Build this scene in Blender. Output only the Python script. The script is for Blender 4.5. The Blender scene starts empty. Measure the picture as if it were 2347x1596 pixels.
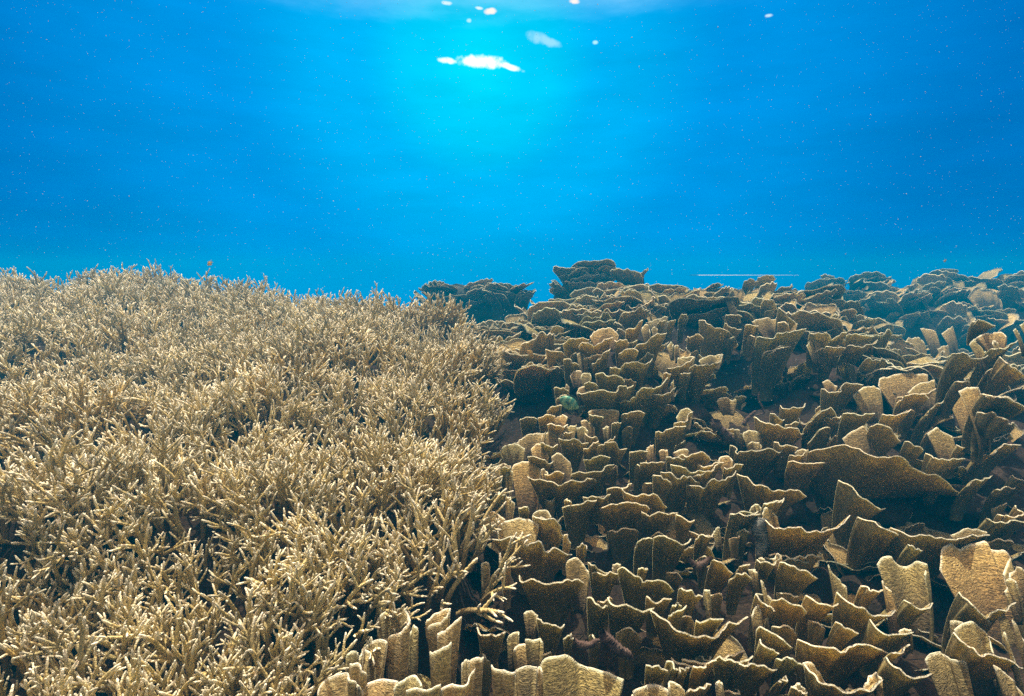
import bpy, math, random
import numpy as np
from mathutils import Vector, Matrix, noise

random.seed(7)
RNG = np.random.default_rng(7)
scene = bpy.context.scene
COL = scene.collection
R = math.radians

# ------------------------------------------------------------------ camera
F, CX, CY = 1280.0, 1173.5, 798.0           # focal length and centre, in pixels of the 2347 px wide photograph
PITCH = R(7.6)
cam_d = bpy.data.cameras.new('camera')
cam_d.sensor_width = 36.0
cam_d.lens = 36.0 * F / 2347.0
cam_d.clip_start, cam_d.clip_end = 0.02, 500
cam = bpy.data.objects.new('camera', cam_d)
COL.objects.link(cam)
cam.location = (0, 0, 0)
cam.rotation_euler = (R(90) - PITCH, 0, 0)
scene.camera = cam
cp, sp = math.cos(PITCH), math.sin(PITCH)


def ray(px, py):
    """direction with depth 1 along the optical axis"""
    a, b = (px - CX) / F, (CY - py) / F
    return np.array([a, cp + b * sp, -sp + b * cp])


# ------------------------------------------------------------------ world, sun, exposure
SUN_EL, SUN_AZ = R(70), R(-15)               # azimuth from +Y, positive to the right
sun_dir = Vector((math.sin(SUN_AZ) * math.cos(SUN_EL), math.cos(SUN_AZ) * math.cos(SUN_EL), math.sin(SUN_EL)))
world = bpy.data.worlds.new('World')
scene.world = world
world.use_nodes = True
nt = world.node_tree
nt.nodes.clear()


def N(tree, kind, **kw):
    n = tree.nodes.new(kind)
    for k, v in kw.items():
        if k == 'inp':
            for kk, vv in v.items():
                n.inputs[kk].default_value = vv
        else:
            setattr(n, k, v)
    return n


def ramp(tree, pts, interp='LINEAR'):
    n = tree.nodes.new('ShaderNodeValToRGB')
    cr = n.color_ramp
    cr.interpolation = interp
    while len(cr.elements) < len(pts):
        cr.elements.new(0.5)
    for e, (p, c) in zip(cr.elements, pts):
        e.position = p
        e.color = (c, c, c, 1) if isinstance(c, (int, float)) else (*c, 1)
    return n


def build_world():
    L = nt.links.new
    tc = N(nt, 'ShaderNodeTexCoord')
    g = ray(1100, 150)
    g = Vector(g).normalized()
    dot = N(nt, 'ShaderNodeVectorMath', operation='DOT_PRODUCT')
    dot.inputs[1].default_value = g
    L(tc.outputs['Generated'], dot.inputs[0])
    # angle from the glitter patch, 0..1 over 180 degrees
    ac = N(nt, 'ShaderNodeMath', operation='ARCCOSINE'); ac.use_clamp = False
    L(dot.outputs['Value'], ac.inputs[0])
    an = N(nt, 'ShaderNodeMath', operation='DIVIDE'); an.inputs[1].default_value = math.pi
    L(ac.outputs[0], an.inputs[0])
    # open water: bright towards the light, deep blue away from it
    wat = ramp(nt, [(0.0, (0.0, 0.80, 1.05)), (0.03, (0.0, 0.64, 1.0)), (0.065, (0.0, 0.46, 0.96)), (0.13, (0.0, 0.30, 0.82)),
                    (0.24, (0.0, 0.165, 0.56)), (0.33, (0.0, 0.075, 0.32)), (0.5, (0.0, 0.018, 0.07)), (1.0, (0.0, 0.010, 0.035))], 'EASE')
    L(an.outputs[0], wat.inputs[0])
    sep = N(nt, 'ShaderNodeSeparateXYZ')
    L(tc.outputs['Generated'], sep.inputs[0])
    # soft horizontal streaks of the rippled surface seen at a grazing angle
    mp = N(nt, 'ShaderNodeMapping'); mp.inputs['Scale'].default_value = (2.6, 2.6, 11.0)
    mp.inputs['Rotation'].default_value = (0, R(6), 0)
    L(tc.outputs['Generated'], mp.inputs[0])
    nz = N(nt, 'ShaderNodeTexNoise', inp={'Scale': 1.6, 'Detail': 6.0, 'Roughness': 0.62})
    L(mp.outputs[0], nz.inputs['Vector'])
    nr = N(nt, 'ShaderNodeMapRange', inp={'From Min': 0.3, 'From Max': 0.7, 'To Min': 0.90, 'To Max': 1.09})
    L(nz.outputs[0], nr.inputs[0])
    wm = N(nt, 'ShaderNodeVectorMath', operation='SCALE')
    L(wat.outputs[0], wm.inputs[0]); L(nr.outputs[0], wm.inputs['Scale'])
    # pale light coming through the surface above the patch
    el = ramp(nt, [(0.0, 0.0), (0.375, 0.0), (0.47, 0.75), (0.60, 1.0)], 'EASE')
    add_n = N(nt, 'ShaderNodeMath', operation='MULTIPLY_ADD', inp={1: 0.10, 2: -0.05})
    L(nz.outputs[0], add_n.inputs[0])
    zs = N(nt, 'ShaderNodeMath', operation='ADD')
    L(sep.outputs['Z'], zs.inputs[0]); L(add_n.outputs[0], zs.inputs[1])
    L(zs.outputs[0], el.inputs[0])
    near = ramp(nt, [(0.0, 1.0), (0.07, 1.0), (0.135, 0.15), (0.20, 0.0)], 'EASE')
    L(an.outputs[0], near.inputs[0])
    pm = N(nt, 'ShaderNodeMath', operation='MULTIPLY'); L(el.outputs[0], pm.inputs[0]); L(near.outputs[0], pm.inputs[1])
    pale = N(nt, 'ShaderNodeMix', data_type='RGBA')
    pale.inputs[7].default_value = (0.42, 0.74, 1.0, 1)
    L(pm.outputs[0], pale.inputs[0]); L(wm.outputs[0], pale.inputs[6])
    # Snell's window straight above: daylight, from the sky texture
    sky = N(nt, 'ShaderNodeTexSky', sky_type='NISHITA', sun_disc=False)
    sky.sun_elevation = SUN_EL
    sky.sun_rotation = SUN_AZ
    tint = N(nt, 'ShaderNodeMix', data_type='RGBA', blend_type='MULTIPLY'); tint.inputs[0].default_value = 1
    tint.inputs[7].default_value = (0.98, 0.56, 0.27, 1)
    L(sky.outputs[0], tint.inputs[6])
    win = ramp(nt, [(0.0, 0.0), (0.52, 0.0), (0.74, 1.0), (1.0, 1.0)], 'EASE')
    L(sep.outputs['Z'], win.inputs[0])
    mw = N(nt, 'ShaderNodeMix', data_type='RGBA')
    L(win.outputs[0], mw.inputs[0]); L(pale.outputs[2], mw.inputs[6]); L(tint.outputs[2], mw.inputs[7])
    # the sun's glitter on the waves: one long patch and some small flecks, each broken by noise
    acc = mw.outputs[2]
    rt = Vector((1, 0, 0))
    for (px, py, w, h, tilt, s, col) in [(1104, 142, 50, 13, 3, 3.2, (1.6, 1.6, 1.6)), (1025, 139, 20, 6, 6, 1.6, (1.3, 1.45, 1.5)),
                                         (1168, 154, 28, 6, 14, 2.0, (1.4, 1.5, 1.5)), (1236, 88, 27, 10, 14, 1.0, (0.34, 0.80, 1.05)),
                                         (1262, 98, 22, 8, 16, 0.9, (0.34, 0.80, 1.05)),
                                         (1124, 26, 13, 6, -8, 1.5, (1.2, 1.0, 0.9)), (1316, 3, 11, 5, 5, 1.6, (1.2, 1.0, 0.9)),
                                         (1024, 7, 10, 4, 5, 1.0, (0.8, 1.0, 1.1)), (1098, 19, 8, 3, 5, 1.0, (0.8, 1.0, 1.1)),
                                         (1762, 36, 9, 4, 5, 1.0, (0.7, 0.95, 1.05)), (1364, 98, 6, 4, 0, 0.9, (0.5, 0.95, 1.05)),
                                         (1075, 47, 5, 4, 0, 0.8, (0.5, 0.95, 1.05))]:
        c = Vector(ray(px, py)).normalized()
        right = c.cross(Vector((0, 0, 1))).normalized()
        up = right.cross(c).normalized()
        a = R(-tilt)
        r2 = right * math.cos(a) + up * math.sin(a)
        u2 = up * math.cos(a) - right * math.sin(a)
        fo = 1 / F / (1 + ((px - CX) / F) ** 2)
        d1 = N(nt, 'ShaderNodeVectorMath', operation='DOT_PRODUCT'); d1.inputs[1].default_value = r2 / (w * fo)
        d2 = N(nt, 'ShaderNodeVectorMath', operation='DOT_PRODUCT'); d2.inputs[1].default_value = u2 / (h * fo)
        d3 = N(nt, 'ShaderNodeVectorMath', operation='DOT_PRODUCT'); d3.inputs[1].default_value = c
        for d in (d1, d2, d3):
            L(tc.outputs['Generated'], d.inputs[0])
        q1 = N(nt, 'ShaderNodeMath', operation='MULTIPLY'); L(d1.outputs['Value'], q1.inputs[0]); L(d1.outputs['Value'], q1.inputs[1])
        q2 = N(nt, 'ShaderNodeMath', operation='MULTIPLY_ADD'); L(d2.outputs['Value'], q2.inputs[0]); L(d2.outputs['Value'], q2.inputs[1]); L(q1.outputs[0], q2.inputs[2])
        n2 = N(nt, 'ShaderNodeTexNoise', inp={'Scale': 85.0, 'Detail': 6.0, 'Roughness': 0.6})
        L(tc.outputs['Generated'], n2.inputs['Vector'])
        q3 = N(nt, 'ShaderNodeMath', operation='MULTIPLY_ADD', inp={1: 2.3}); L(n2.outputs[0], q3.inputs[0]); L(q2.outputs[0], q3.inputs[2])
        mr = N(nt, 'ShaderNodeMapRange', interpolation_type='SMOOTHSTEP', inp={'From Min': 1.0, 'From Max': 2.5, 'To Min': 1.0, 'To Max': 0.0})
        L(q3.outputs[0], mr.inputs[0])
        fr = N(nt, 'ShaderNodeMath', operation='GREATER_THAN', inp={1: 0.5}); L(d3.outputs['Value'], fr.inputs[0])
        m3 = N(nt, 'ShaderNodeMath', operation='MULTIPLY'); L(mr.outputs[0], m3.inputs[0]); L(fr.outputs[0], m3.inputs[1])
        mx = N(nt, 'ShaderNodeMix', data_type='RGBA')
        mx.inputs[7].default_value = (*col, 1)
        L(m3.outputs[0], mx.inputs[0]); L(acc, mx.inputs[6])
        acc = mx.outputs[2]
    bg = N(nt, 'ShaderNodeBackground', inp={'Strength': 0.78})
    L(acc, bg.inputs[0])
    out = N(nt, 'ShaderNodeOutputWorld')
    L(bg.outputs[0], out.inputs[0])


build_world()

sun_d = bpy.data.lights.new('sun', 'SUN')
sun_d.energy = 5.0
sun_d.angle = R(0.5)
sun_d.color = (1.0, 0.94, 0.78)
sun = bpy.data.objects.new('sun', sun_d)
COL.objects.link(sun)
sun.rotation_euler = sun_dir.to_track_quat('Z', 'Y').to_euler()

vs = scene.view_settings
vs.view_transform = 'Standard'
vs.look = 'None'
vs.gamma = 1.0
vs.use_curve_mapping = False
vs.exposure = 0.35
scene.cycles.volume_bounces = 1
scene.cycles.max_bounces = 6
scene.cycles.diffuse_bounces = 3
scene.cycles.use_denoising = False      # the photograph is grainy too


# ------------------------------------------------------------------ helpers
def tag(o, label=None, cat=None, group=None, kind=None):
    if label: o['label'] = label
    if cat: o['category'] = cat
    if group: o['group'] = group
    if kind: o['kind'] = kind
    return o


def link(o, parent=None):
    COL.objects.link(o)
    if parent is not None:
        o.parent = parent
    return o


def empty(name, loc=(0, 0, 0), rz=0.0, sc=1.0):
    o = bpy.data.objects.new(name, None)
    o.empty_display_size = 0.05
    o.location = loc
    o.rotation_euler = (0, 0, rz)
    o.scale = (sc, sc, sc)
    return link(o)


def mesh(name, V, faces, mat, attrs=None, smooth=True):
    me = bpy.data.meshes.new(name)
    me.from_pydata([tuple(v) for v in V], [], faces)
    for k, a in (attrs or {}).items():
        at = me.attributes.new(k, 'FLOAT', 'POINT')
        at.data.foreach_set('value', np.asarray(a, dtype=np.float32))
    if smooth:
        me.polygons.foreach_set('use_smooth', [True] * len(me.polygons))
    if mat:
        me.materials.append(mat)
    me.update()
    return me


def obj(name, me, parent=None, loc=None):
    o = bpy.data.objects.new(name, me)
    if loc is not None:
        o.location = loc
    return link(o, parent)


def interp(x, xs, ys):
    return float(np.interp(x, xs, ys))


def sstep(a, b, x):
    t = min(1, max(0, (x - a) / (b - a)))
    return t * t * (3 - 2 * t)


# ------------------------------------------------------------------ terrain
def crest_z(py, Y):
    return Y * math.tan((math.atan((CY - py) / F)) - PITCH)


RC_S = [-.30, -.06, .02, .10, .18, .45, .55, .61, .68, .75, 1.0]
RC_P = [800, 738, 706, 672, 640, 638, 645, 660, 690, 760, 780]
LC_S = [-1.1, -.917, -.815, -.66, -.565, -.48, -.315, -.174, -.10, -.02, .03]
LC_P = [632, 638, 664, 648, 662, 676, 704, 724, 750, 806, 874]
LC_Y = [4.6, 4.6, 4.6, 4.7, 4.6, 4.4, 4.2, 3.9, 3.5, 3.0, 2.7]
SEAM_Y = [0.5, 1.10, 1.28, 1.42, 1.55, 2.0, 2.5, 3.0, 3.5, 4.0, 4.5, 6.0]
SEAM_X = [-0.50, -0.47, -0.37, -0.16, -0.17, -0.17, -0.19, -0.20, -0.34, -0.58, -0.95, -2.0]


def seam(Y):
    return interp(Y, SEAM_Y, SEAM_X)


BUMPS = [(0.53, 2.86, .30, .34, .40), (1.62, 3.05, .24, .42, .38), (1.55, 2.25, .10, .40, .25), (1.05, 3.75, .10, .5, .25), (0.25, 3.6, .07, .35, .25)]


def bump(X, Y):
    z = 0.0
    for (bx, by, a, wx, wy) in BUMPS:
        d2 = ((X - bx) / wx) ** 2 + ((Y - by) / wy) ** 2
        if d2 < 7:
            z += a * math.exp(-d2)
    return z


def hR(X, Y):
    """surface of the plate coral tops"""
    return hR0(X, Y) + bump(X, Y)


def hR0(X, Y):
    s = X / max(Y, .3)
    zn = interp(Y, [0.5, 1.0, 1.9, 2.8], [-0.86, -0.83, -0.73, -0.52])
    if Y <= 2.8:
        return zn
    zc = crest_z(interp(s, RC_S, RC_P), 5.2)
    if Y <= 5.2:
        t = (Y - 2.8) / 2.4
        return -0.52 * (1 - t) + zc * t + 0.10 * math.sin(math.pi * t)
    return zc - 0.5 * (Y - 5.2)


MOUNDS = [(720, 860, .13, .42), (960, 750, .06, .5), (520, 990, .13, .26), (250, 960, .09, .24), (60, 930, .08, .30), (1060, 860, .12, .30), (620, 1230, .06, .24), (120, 1230, .13, .24),
          (330, 1200, .06, .2), (900, 1090, .08, .22), (300, 690, .05, .5), (250, 1420, .06, .16), (1110, 1010, .07, .2), (150, 800, .06, .4),
          (80, 1110, -.07, .16), (330, 1110, -.06, .16), (300, 900, -.05, .2), (760, 1010, -.07, .16), (1020, 1000, -.06, .14), (980, 1330, -.05, .12), (700, 1450, -.04, .12)]


def hL0(X, Y):
    s = X / max(Y, .3)
    yc = interp(s, LC_S, LC_Y)
    zc = crest_z(interp(s, LC_S, LC_P), yc)
    if Y <= yc:
        t = max(0.0, (Y - 1.0) / (yc - 1.0))
        return -0.80 * (1 - t) + zc * t + 0.05 * math.sin(math.pi * t)
    return zc - 0.55 * (Y - yc)


def hit(h, px, py, dz=0.0):
    r = ray(px, py)
    t = 0.45
    while t < 12:
        p = r * t
        if p[2] <= h(p[0], p[1]) + dz:
            return t
        t += 0.01 + t * 0.004
    return t


M3 = []
for (px, py, a, w) in MOUNDS:
    p = ray(px, py) * hit(hL0, px, py)
    M3.append((p[0], p[1], a, w))


def hL(X, Y):
    z = hL0(X, Y)
    for (mx, my, a, w) in M3:
        d2 = ((X - mx) ** 2 + (Y - my) ** 2) / (w * w)
        if d2 < 6:
            z += 1.35 * a * math.exp(-d2 * 1.6)
    z += 0.09 * noise.noise(Vector((X * 1.7, Y * 1.9, 3.1))) + 0.085 * noise.noise(Vector((X * 3.1, Y * 3.9, 7.7)))
    return z


GULLIES = [(1700, 905, .42, .30, 3.3), (2120, 730, .35, .7, 5.0), (1160, 1330, .08, .16, 0), (2110, 850, .3, .5, 4.0), (1400, 1480, .08, .15, 0)]
G3 = []
for (px, py, a, w, dd) in GULLIES:
    t = dd or hit(hR, px, py)
    p = ray(px, py) * t
    G3.append((p[0], p[1], a, w))


def ground(X, Y):
    sx = seam(Y)
    k = sstep(sx - 0.12, sx + 0.10, X)
    zl = hL(X, Y) - 0.115
    zr = hR(X, Y) - 0.23
    z = zl * (1 - k) + zr * k
    z -= 0.14 * math.exp(-((X - sx - 0.02) / 0.10) ** 2)
    for (gx, gy, a, w) in G3:
        d2 = ((X - gx) ** 2 + (Y - gy) ** 2) / (w * w)
        if d2 < 6:
            z -= a * math.exp(-d2)
    # a second ridge far on the right
    s = X / max(Y, .3)
    if Y > 5.6:
        e = sstep(0.40, 0.56, s)
        zz = interp(Y, [5.6, 6.6, 7.2, 8.5, 9.5, 12], [-1.3, -1.0, -0.50, -0.25 + 0.04 * sstep(.6, .8, s), -0.30, -1.0])
        z = max(z, -1.4) * (1 - e) + max(z, zz) * e
    return max(z, -1.7)


# ------------------------------------------------------------------ materials
def pbsdf(name, rough=0.85):
    m = bpy.data.materials.new(name)
    m.use_nodes = True
    t = m.node_tree
    b = t.nodes['Principled BSDF']
    b.inputs['Roughness'].default_value = rough
    b.inputs['Specular IOR Level'].default_value = 0.25
    return m, t, b


def plate_material(name, outer, mid, inner, innerlow, rim):
    m, t, b = pbsdf(name, 0.8)
    L = t.links.new
    tc = N(t, 'ShaderNodeTexCoord')
    ar = N(t, 'ShaderNodeAttribute', attribute_name='rim')
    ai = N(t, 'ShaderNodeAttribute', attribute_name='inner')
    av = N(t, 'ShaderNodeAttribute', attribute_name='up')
    n1 = N(t, 'ShaderNodeTexNoise', inp={'Scale': 26.0, 'Detail': 6.0, 'Roughness': 0.65})
    L(tc.outputs['Object'], n1.inputs['Vector'])
    n2 = N(t, 'ShaderNodeTexNoise', inp={'Scale': 160.0, 'Detail': 3.0, 'Roughness': 0.6})
    L(tc.outputs['Object'], n2.inputs['Vector'])
    # shade painted into the colour: lit towards the rim, darker low down
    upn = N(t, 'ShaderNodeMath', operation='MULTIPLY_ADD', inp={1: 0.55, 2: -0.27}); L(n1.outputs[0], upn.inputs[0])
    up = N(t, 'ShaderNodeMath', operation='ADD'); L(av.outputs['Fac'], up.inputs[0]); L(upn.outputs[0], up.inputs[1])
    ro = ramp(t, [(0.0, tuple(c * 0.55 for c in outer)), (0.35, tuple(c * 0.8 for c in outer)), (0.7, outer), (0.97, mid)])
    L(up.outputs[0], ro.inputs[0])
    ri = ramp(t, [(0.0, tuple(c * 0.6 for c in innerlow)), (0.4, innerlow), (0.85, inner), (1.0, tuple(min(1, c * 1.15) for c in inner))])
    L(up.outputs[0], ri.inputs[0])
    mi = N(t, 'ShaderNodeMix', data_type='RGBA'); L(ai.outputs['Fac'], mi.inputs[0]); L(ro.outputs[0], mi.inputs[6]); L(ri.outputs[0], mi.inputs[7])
    # speckle
    spk = N(t, 'ShaderNodeMapRange', inp={'From Min': 0.35, 'From Max': 0.7, 'To Min': 0.72, 'To Max': 1.3}); L(n2.outputs[0], spk.inputs[0])
    sc = N(t, 'ShaderNodeVectorMath', operation='SCALE'); L(mi.outputs[2], sc.inputs[0]); L(spk.outputs[0], sc.inputs['Scale'])
    # streaks running up the plate, and pale grit caught on it
    mps = N(t, 'ShaderNodeMapping', inp={'Scale': (1.0, 1.0, 0.16)}); L(tc.outputs['Object'], mps.inputs[0])
    n5 = N(t, 'ShaderNodeTexNoise', inp={'Scale': 75.0, 'Detail': 4.0, 'Roughness': 0.6}); L(mps.outputs[0], n5.inputs['Vector'])
    st = N(t, 'ShaderNodeMapRange', inp={'From Min': 0.32, 'From Max': 0.68, 'To Min': 0.72, 'To Max': 1.32}); L(n5.outputs[0], st.inputs[0])
    mpr = N(t, 'ShaderNodeMapping', inp={'Scale': (0.55, 0.55, 2.3)}); L(tc.outputs['Object'], mpr.inputs[0])
    n6 = N(t, 'ShaderNodeTexNoise', inp={'Scale': 125.0, 'Detail': 2.0, 'Roughness': 0.5, 'Distortion': 1.1}); L(mpr.outputs[0], n6.inputs['Vector'])
    rg = N(t, 'ShaderNodeMapRange', inp={'From Min': 0.36, 'From Max': 0.64, 'To Min': 0.55, 'To Max': 1.3}); L(n6.outputs[0], rg.inputs[0])
    sg = N(t, 'ShaderNodeMix', data_type='FLOAT'); L(ai.outputs['Fac'], sg.inputs[0]); L(st.outputs[0], sg.inputs[2]); L(rg.outputs[0], sg.inputs[3])
    s2 = N(t, 'ShaderNodeVectorMath', operation='SCALE'); L(sc.outputs[0], s2.inputs[0]); L(sg.outputs[0], s2.inputs['Scale'])
    vg = N(t, 'ShaderNodeTexVoronoi', inp={'Scale': 210.0, 'Randomness': 1.0}); L(tc.outputs['Object'], vg.inputs['Vector'])
    gr = N(t, 'ShaderNodeMapRange', inp={'From Min': 0.10, 'From Max': 0.16, 'To Min': 0.6, 'To Max': 0.0}); L(vg.outputs['Distance'], gr.inputs[0])
    s3 = N(t, 'ShaderNodeMix', data_type='RGBA'); s3.inputs[7].default_value = (0.5, 0.42, 0.3, 1)
    L(gr.outputs[0], s3.inputs[0]); L(s2.outputs[0], s3.inputs[6])
    # pale growing edge
    rr = N(t, 'ShaderNodeMath', operation='MULTIPLY_ADD', inp={1: 0.35, 2: -0.17}); L(n2.outputs[0], rr.inputs[0])
    ra = N(t, 'ShaderNodeMath', operation='ADD'); L(ar.outputs['Fac'], ra.inputs[0]); L(rr.outputs[0], ra.inputs[1])
    rm = ramp(t, [(0.0, 0.0), (0.35, 0.04), (0.62, 0.22), (0.86, 0.95), (1.0, 1.0)])
    L(ra.outputs[0], rm.inputs[0])
    mr = N(t, 'ShaderNodeMix', data_type='RGBA'); mr.inputs[7].default_value = (*rim, 1)
    L(rm.outputs[0], mr.inputs[0]); L(s3.outputs[2], mr.inputs[6])
    oi = N(t, 'ShaderNodeObjectInfo')
    orr = ramp(t, [(0.0, (0.66, 0.70, 0.66)), (0.3, (0.95, 0.93, 0.86)), (0.6, (0.82, 0.90, 0.80)), (0.85, (1.1, 1.04, 0.95)), (1.0, (1.2, 1.12, 0.95))])
    L(oi.outputs['Random'], orr.inputs[0])
    om = N(t, 'ShaderNodeMix', data_type='RGBA', blend_type='MULTIPLY'); om.inputs[0].default_value = 1
    L(mr.outputs[2], om.inputs[6]); L(orr.outputs[0], om.inputs[7])
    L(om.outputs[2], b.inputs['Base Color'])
    # relief: wavy ridges on the upper face, fine striae outside
    mpw = N(t, 'ShaderNodeMapping', inp={'Scale': (0.55, 0.55, 2.3)}); L(tc.outputs['Object'], mpw.inputs[0])
    n3 = N(t, 'ShaderNodeTexNoise', inp={'Scale': 125.0, 'Detail': 2.0, 'Roughness': 0.5, 'Distortion': 1.1}); L(mpw.outputs[0], n3.inputs['Vector'])
    mpo = N(t, 'ShaderNodeMapping', inp={'Scale': (3.0, 3.0, 0.6)}); L(tc.outputs['Object'], mpo.inputs[0])
    n4 = N(t, 'ShaderNodeTexNoise', inp={'Scale': 55.0, 'Detail': 4.0, 'Roughness': 0.6}); L(mpo.outputs[0], n4.inputs['Vector'])
    hi = N(t, 'ShaderNodeMix', data_type='FLOAT'); L(ai.outputs['Fac'], hi.inputs[0]); L(n4.outputs[0], hi.inputs[2]); L(n3.outputs[0], hi.inputs[3])
    ds = N(t, 'ShaderNodeMix', data_type='FLOAT', inp={2: 0.004, 3: 0.020}); L(ai.outputs['Fac'], ds.inputs[0])
    bp = N(t, 'ShaderNodeBump', inp={'Strength': 0.9}); L(hi.outputs[0], bp.inputs['Height']); L(ds.outputs[0], bp.inputs['Distance'])
    L(bp.outputs[0], b.inputs['Normal'])
    # thin living tissue: light bleeds through near the edge
    b.inputs['Subsurface Weight'].default_value = 0.42
    b.inputs['Subsurface Radius'].default_value = (1.0, 0.95, 0.60)
    b.inputs['Subsurface Scale'].default_value = 0.014
    return m


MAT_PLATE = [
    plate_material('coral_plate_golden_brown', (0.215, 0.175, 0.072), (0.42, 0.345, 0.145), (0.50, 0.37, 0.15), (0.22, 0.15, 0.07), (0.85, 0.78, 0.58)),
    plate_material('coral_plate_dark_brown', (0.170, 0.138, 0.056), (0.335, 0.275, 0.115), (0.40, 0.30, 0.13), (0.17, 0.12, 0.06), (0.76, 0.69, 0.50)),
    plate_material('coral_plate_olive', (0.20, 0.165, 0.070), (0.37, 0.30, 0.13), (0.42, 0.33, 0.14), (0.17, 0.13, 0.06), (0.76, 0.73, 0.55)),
    plate_material('coral_plate_pale_lit', (0.34, 0.27, 0.15), (0.60, 0.50, 0.32), (0.56, 0.43, 0.20), (0.26, 0.19, 0.09), (0.90, 0.84, 0.66)),  # paler copy: light on the nearest plates painted into its colour
]


def stag_material(name, body, low, tip):
    m, t, b = pbsdf(name, 0.8)
    L = t.links.new
    tc = N(t, 'ShaderNodeTexCoord')
    at = N(t, 'ShaderNodeAttribute', attribute_name='tip')
    n1 = N(t, 'ShaderNodeTexNoise', inp={'Scale': 300.0, 'Detail': 2.0})
    L(tc.outputs['Object'], n1.inputs['Vector'])
    r = ramp(t, [(0.0, low), (0.35, body), (0.80, tuple(min(1, c * 1.2) for c in body)), (0.95, tip), (1.0, tip)])
    L(at.outputs['Fac'], r.inputs[0])
    mr = N(t, 'ShaderNodeMapRange', inp={'From Min': 0.35, 'From Max': 0.65, 'To Min': 0.7, 'To Max': 1.2}); L(n1.outputs[0], mr.inputs[0])
    sc = N(t, 'ShaderNodeVectorMath', operation='SCALE'); L(r.outputs[0], sc.inputs[0]); L(mr.outputs[0], sc.inputs['Scale'])
    oi = N(t, 'ShaderNodeObjectInfo')
    orr = ramp(t, [(0.0, (0.62, 0.62, 0.60)), (0.35, (0.9, 0.88, 0.84)), (0.7, (1.05, 1.02, 0.98)), (1.0, (1.2, 1.2, 1.15))])
    L(oi.outputs['Random'], orr.inputs[0])
    om = N(t, 'ShaderNodeMix', data_type='RGBA', blend_type='MULTIPLY'); om.inputs[0].default_value = 1
    L(sc.outputs[0], om.inputs[6]); L(orr.outputs[0], om.inputs[7])
    L(om.outputs[2], b.inputs['Base Color'])
    vo = N(t, 'ShaderNodeTexVoronoi', inp={'Scale': 330.0}); L(tc.outputs['Object'], vo.inputs['Vector'])
    bp = N(t, 'ShaderNodeBump', inp={'Strength': 0.8, 'Distance': 0.002}); bp.invert = True
    L(vo.outputs['Distance'], bp.inputs['Height'])
    L(bp.outputs[0], b.inputs['Normal'])
    return m


MAT_STAG = [
    stag_material('staghorn_tan', (0.43, 0.35, 0.145), (0.20, 0.15, 0.06), (0.90, 0.86, 0.66)),
    stag_material('staghorn_cream', (0.52, 0.44, 0.215), (0.24, 0.18, 0.08), (0.92, 0.88, 0.70)),
    stag_material('staghorn_golden', (0.41, 0.31, 0.10), (0.18, 0.13, 0.045), (0.93, 0.89, 0.68)),
]


def rock_material(name, a, b_, c, scale=9.0, dist=0.02):
    m, t, b = pbsdf(name, 0.95)
    L = t.links.new
    tc = N(t, 'ShaderNodeTexCoord')
    n1 = N(t, 'ShaderNodeTexNoise', inp={'Scale': scale, 'Detail': 8.0, 'Roughness': 0.7}); L(tc.outputs['Object'], n1.inputs['Vector'])
    n2 = N(t, 'ShaderNodeTexNoise', inp={'Scale': scale * 7, 'Detail': 5.0, 'Roughness': 0.7}); L(tc.outputs['Object'], n2.inputs['Vector'])
    r = ramp(t, [(0.30, a), (0.5, b_), (0.68, c)]); L(n1.outputs[0], r.inputs[0])
    mr = N(t, 'ShaderNodeMapRange', inp={'From Min': 0.3, 'From Max': 0.7, 'To Min': 0.5, 'To Max': 1.45}); L(n2.outputs[0], mr.inputs[0])
    sc = N(t, 'ShaderNodeVectorMath', operation='SCALE'); L(r.outputs[0], sc.inputs[0]); L(mr.outputs[0], sc.inputs['Scale'])
    L(sc.outputs[0], b.inputs['Base Color'])
    bp = N(t, 'ShaderNodeBump', inp={'Strength': 1.0, 'Distance': dist}); L(n2.outputs[0], bp.inputs['Height'])
    L(bp.outputs[0], b.inputs['Normal'])
    return m


MAT_BED = rock_material('seabed_rock', (0.016, 0.010, 0.006), (0.032, 0.019, 0.011), (0.065, 0.038, 0.027))
MAT_BASE = rock_material('dead_coral_base', (0.022, 0.014, 0.008), (0.048, 0.030, 0.016), (0.09, 0.055, 0.038), 14)
MAT_RUBBLE = rock_material('pink_crusted_rubble', (0.07, 0.047, 0.038), (0.14, 0.092, 0.075), (0.24, 0.18, 0.14), 30, 0.006)
MAT_BOMMIE = rock_material('bommie_rock', (0.03, 0.035, 0.03), (0.07, 0.07, 0.05), (0.14, 0.12, 0.08), 7, 0.05)

# ------------------------------------------------------------------ seabed
def build_seabed():
    n = 330
    ys = np.concatenate([np.linspace(-2.0, 0.6, 14)[:-1], np.linspace(0.6, 3.0, 120), np.linspace(3.05, 9, 130), np.linspace(9.3, 20, 20)])
    xs = np.concatenate([-np.geomspace(16, 5.2, 12), np.linspace(-5, -2, 40), np.linspace(-1.95, 2.2, 170), np.linspace(2.25, 8, 80), np.geomspace(8.3, 16, 10)])
    V = []
    for y in ys:
        for x in xs:
            z = ground(x, y)
            q = Vector((x, y, 0))
            z += 0.035 * noise.fractal(q * 9, 0.8, 2.0, 4) + 0.03 * noise.noise(q * 2.3)
            V.append((x, y, z))
    nx = len(xs)
    Fc = [(j * nx + i, j * nx + i + 1, (j + 1) * nx + i + 1, (j + 1) * nx + i) for j in range(len(ys) - 1) for i in range(nx - 1)]
    o = obj('seabed', mesh('seabed', V, Fc, MAT_BED))
    tag(o, 'dark brown rocky seabed between and under the corals', kind='structure')


build_seabed()


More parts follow.
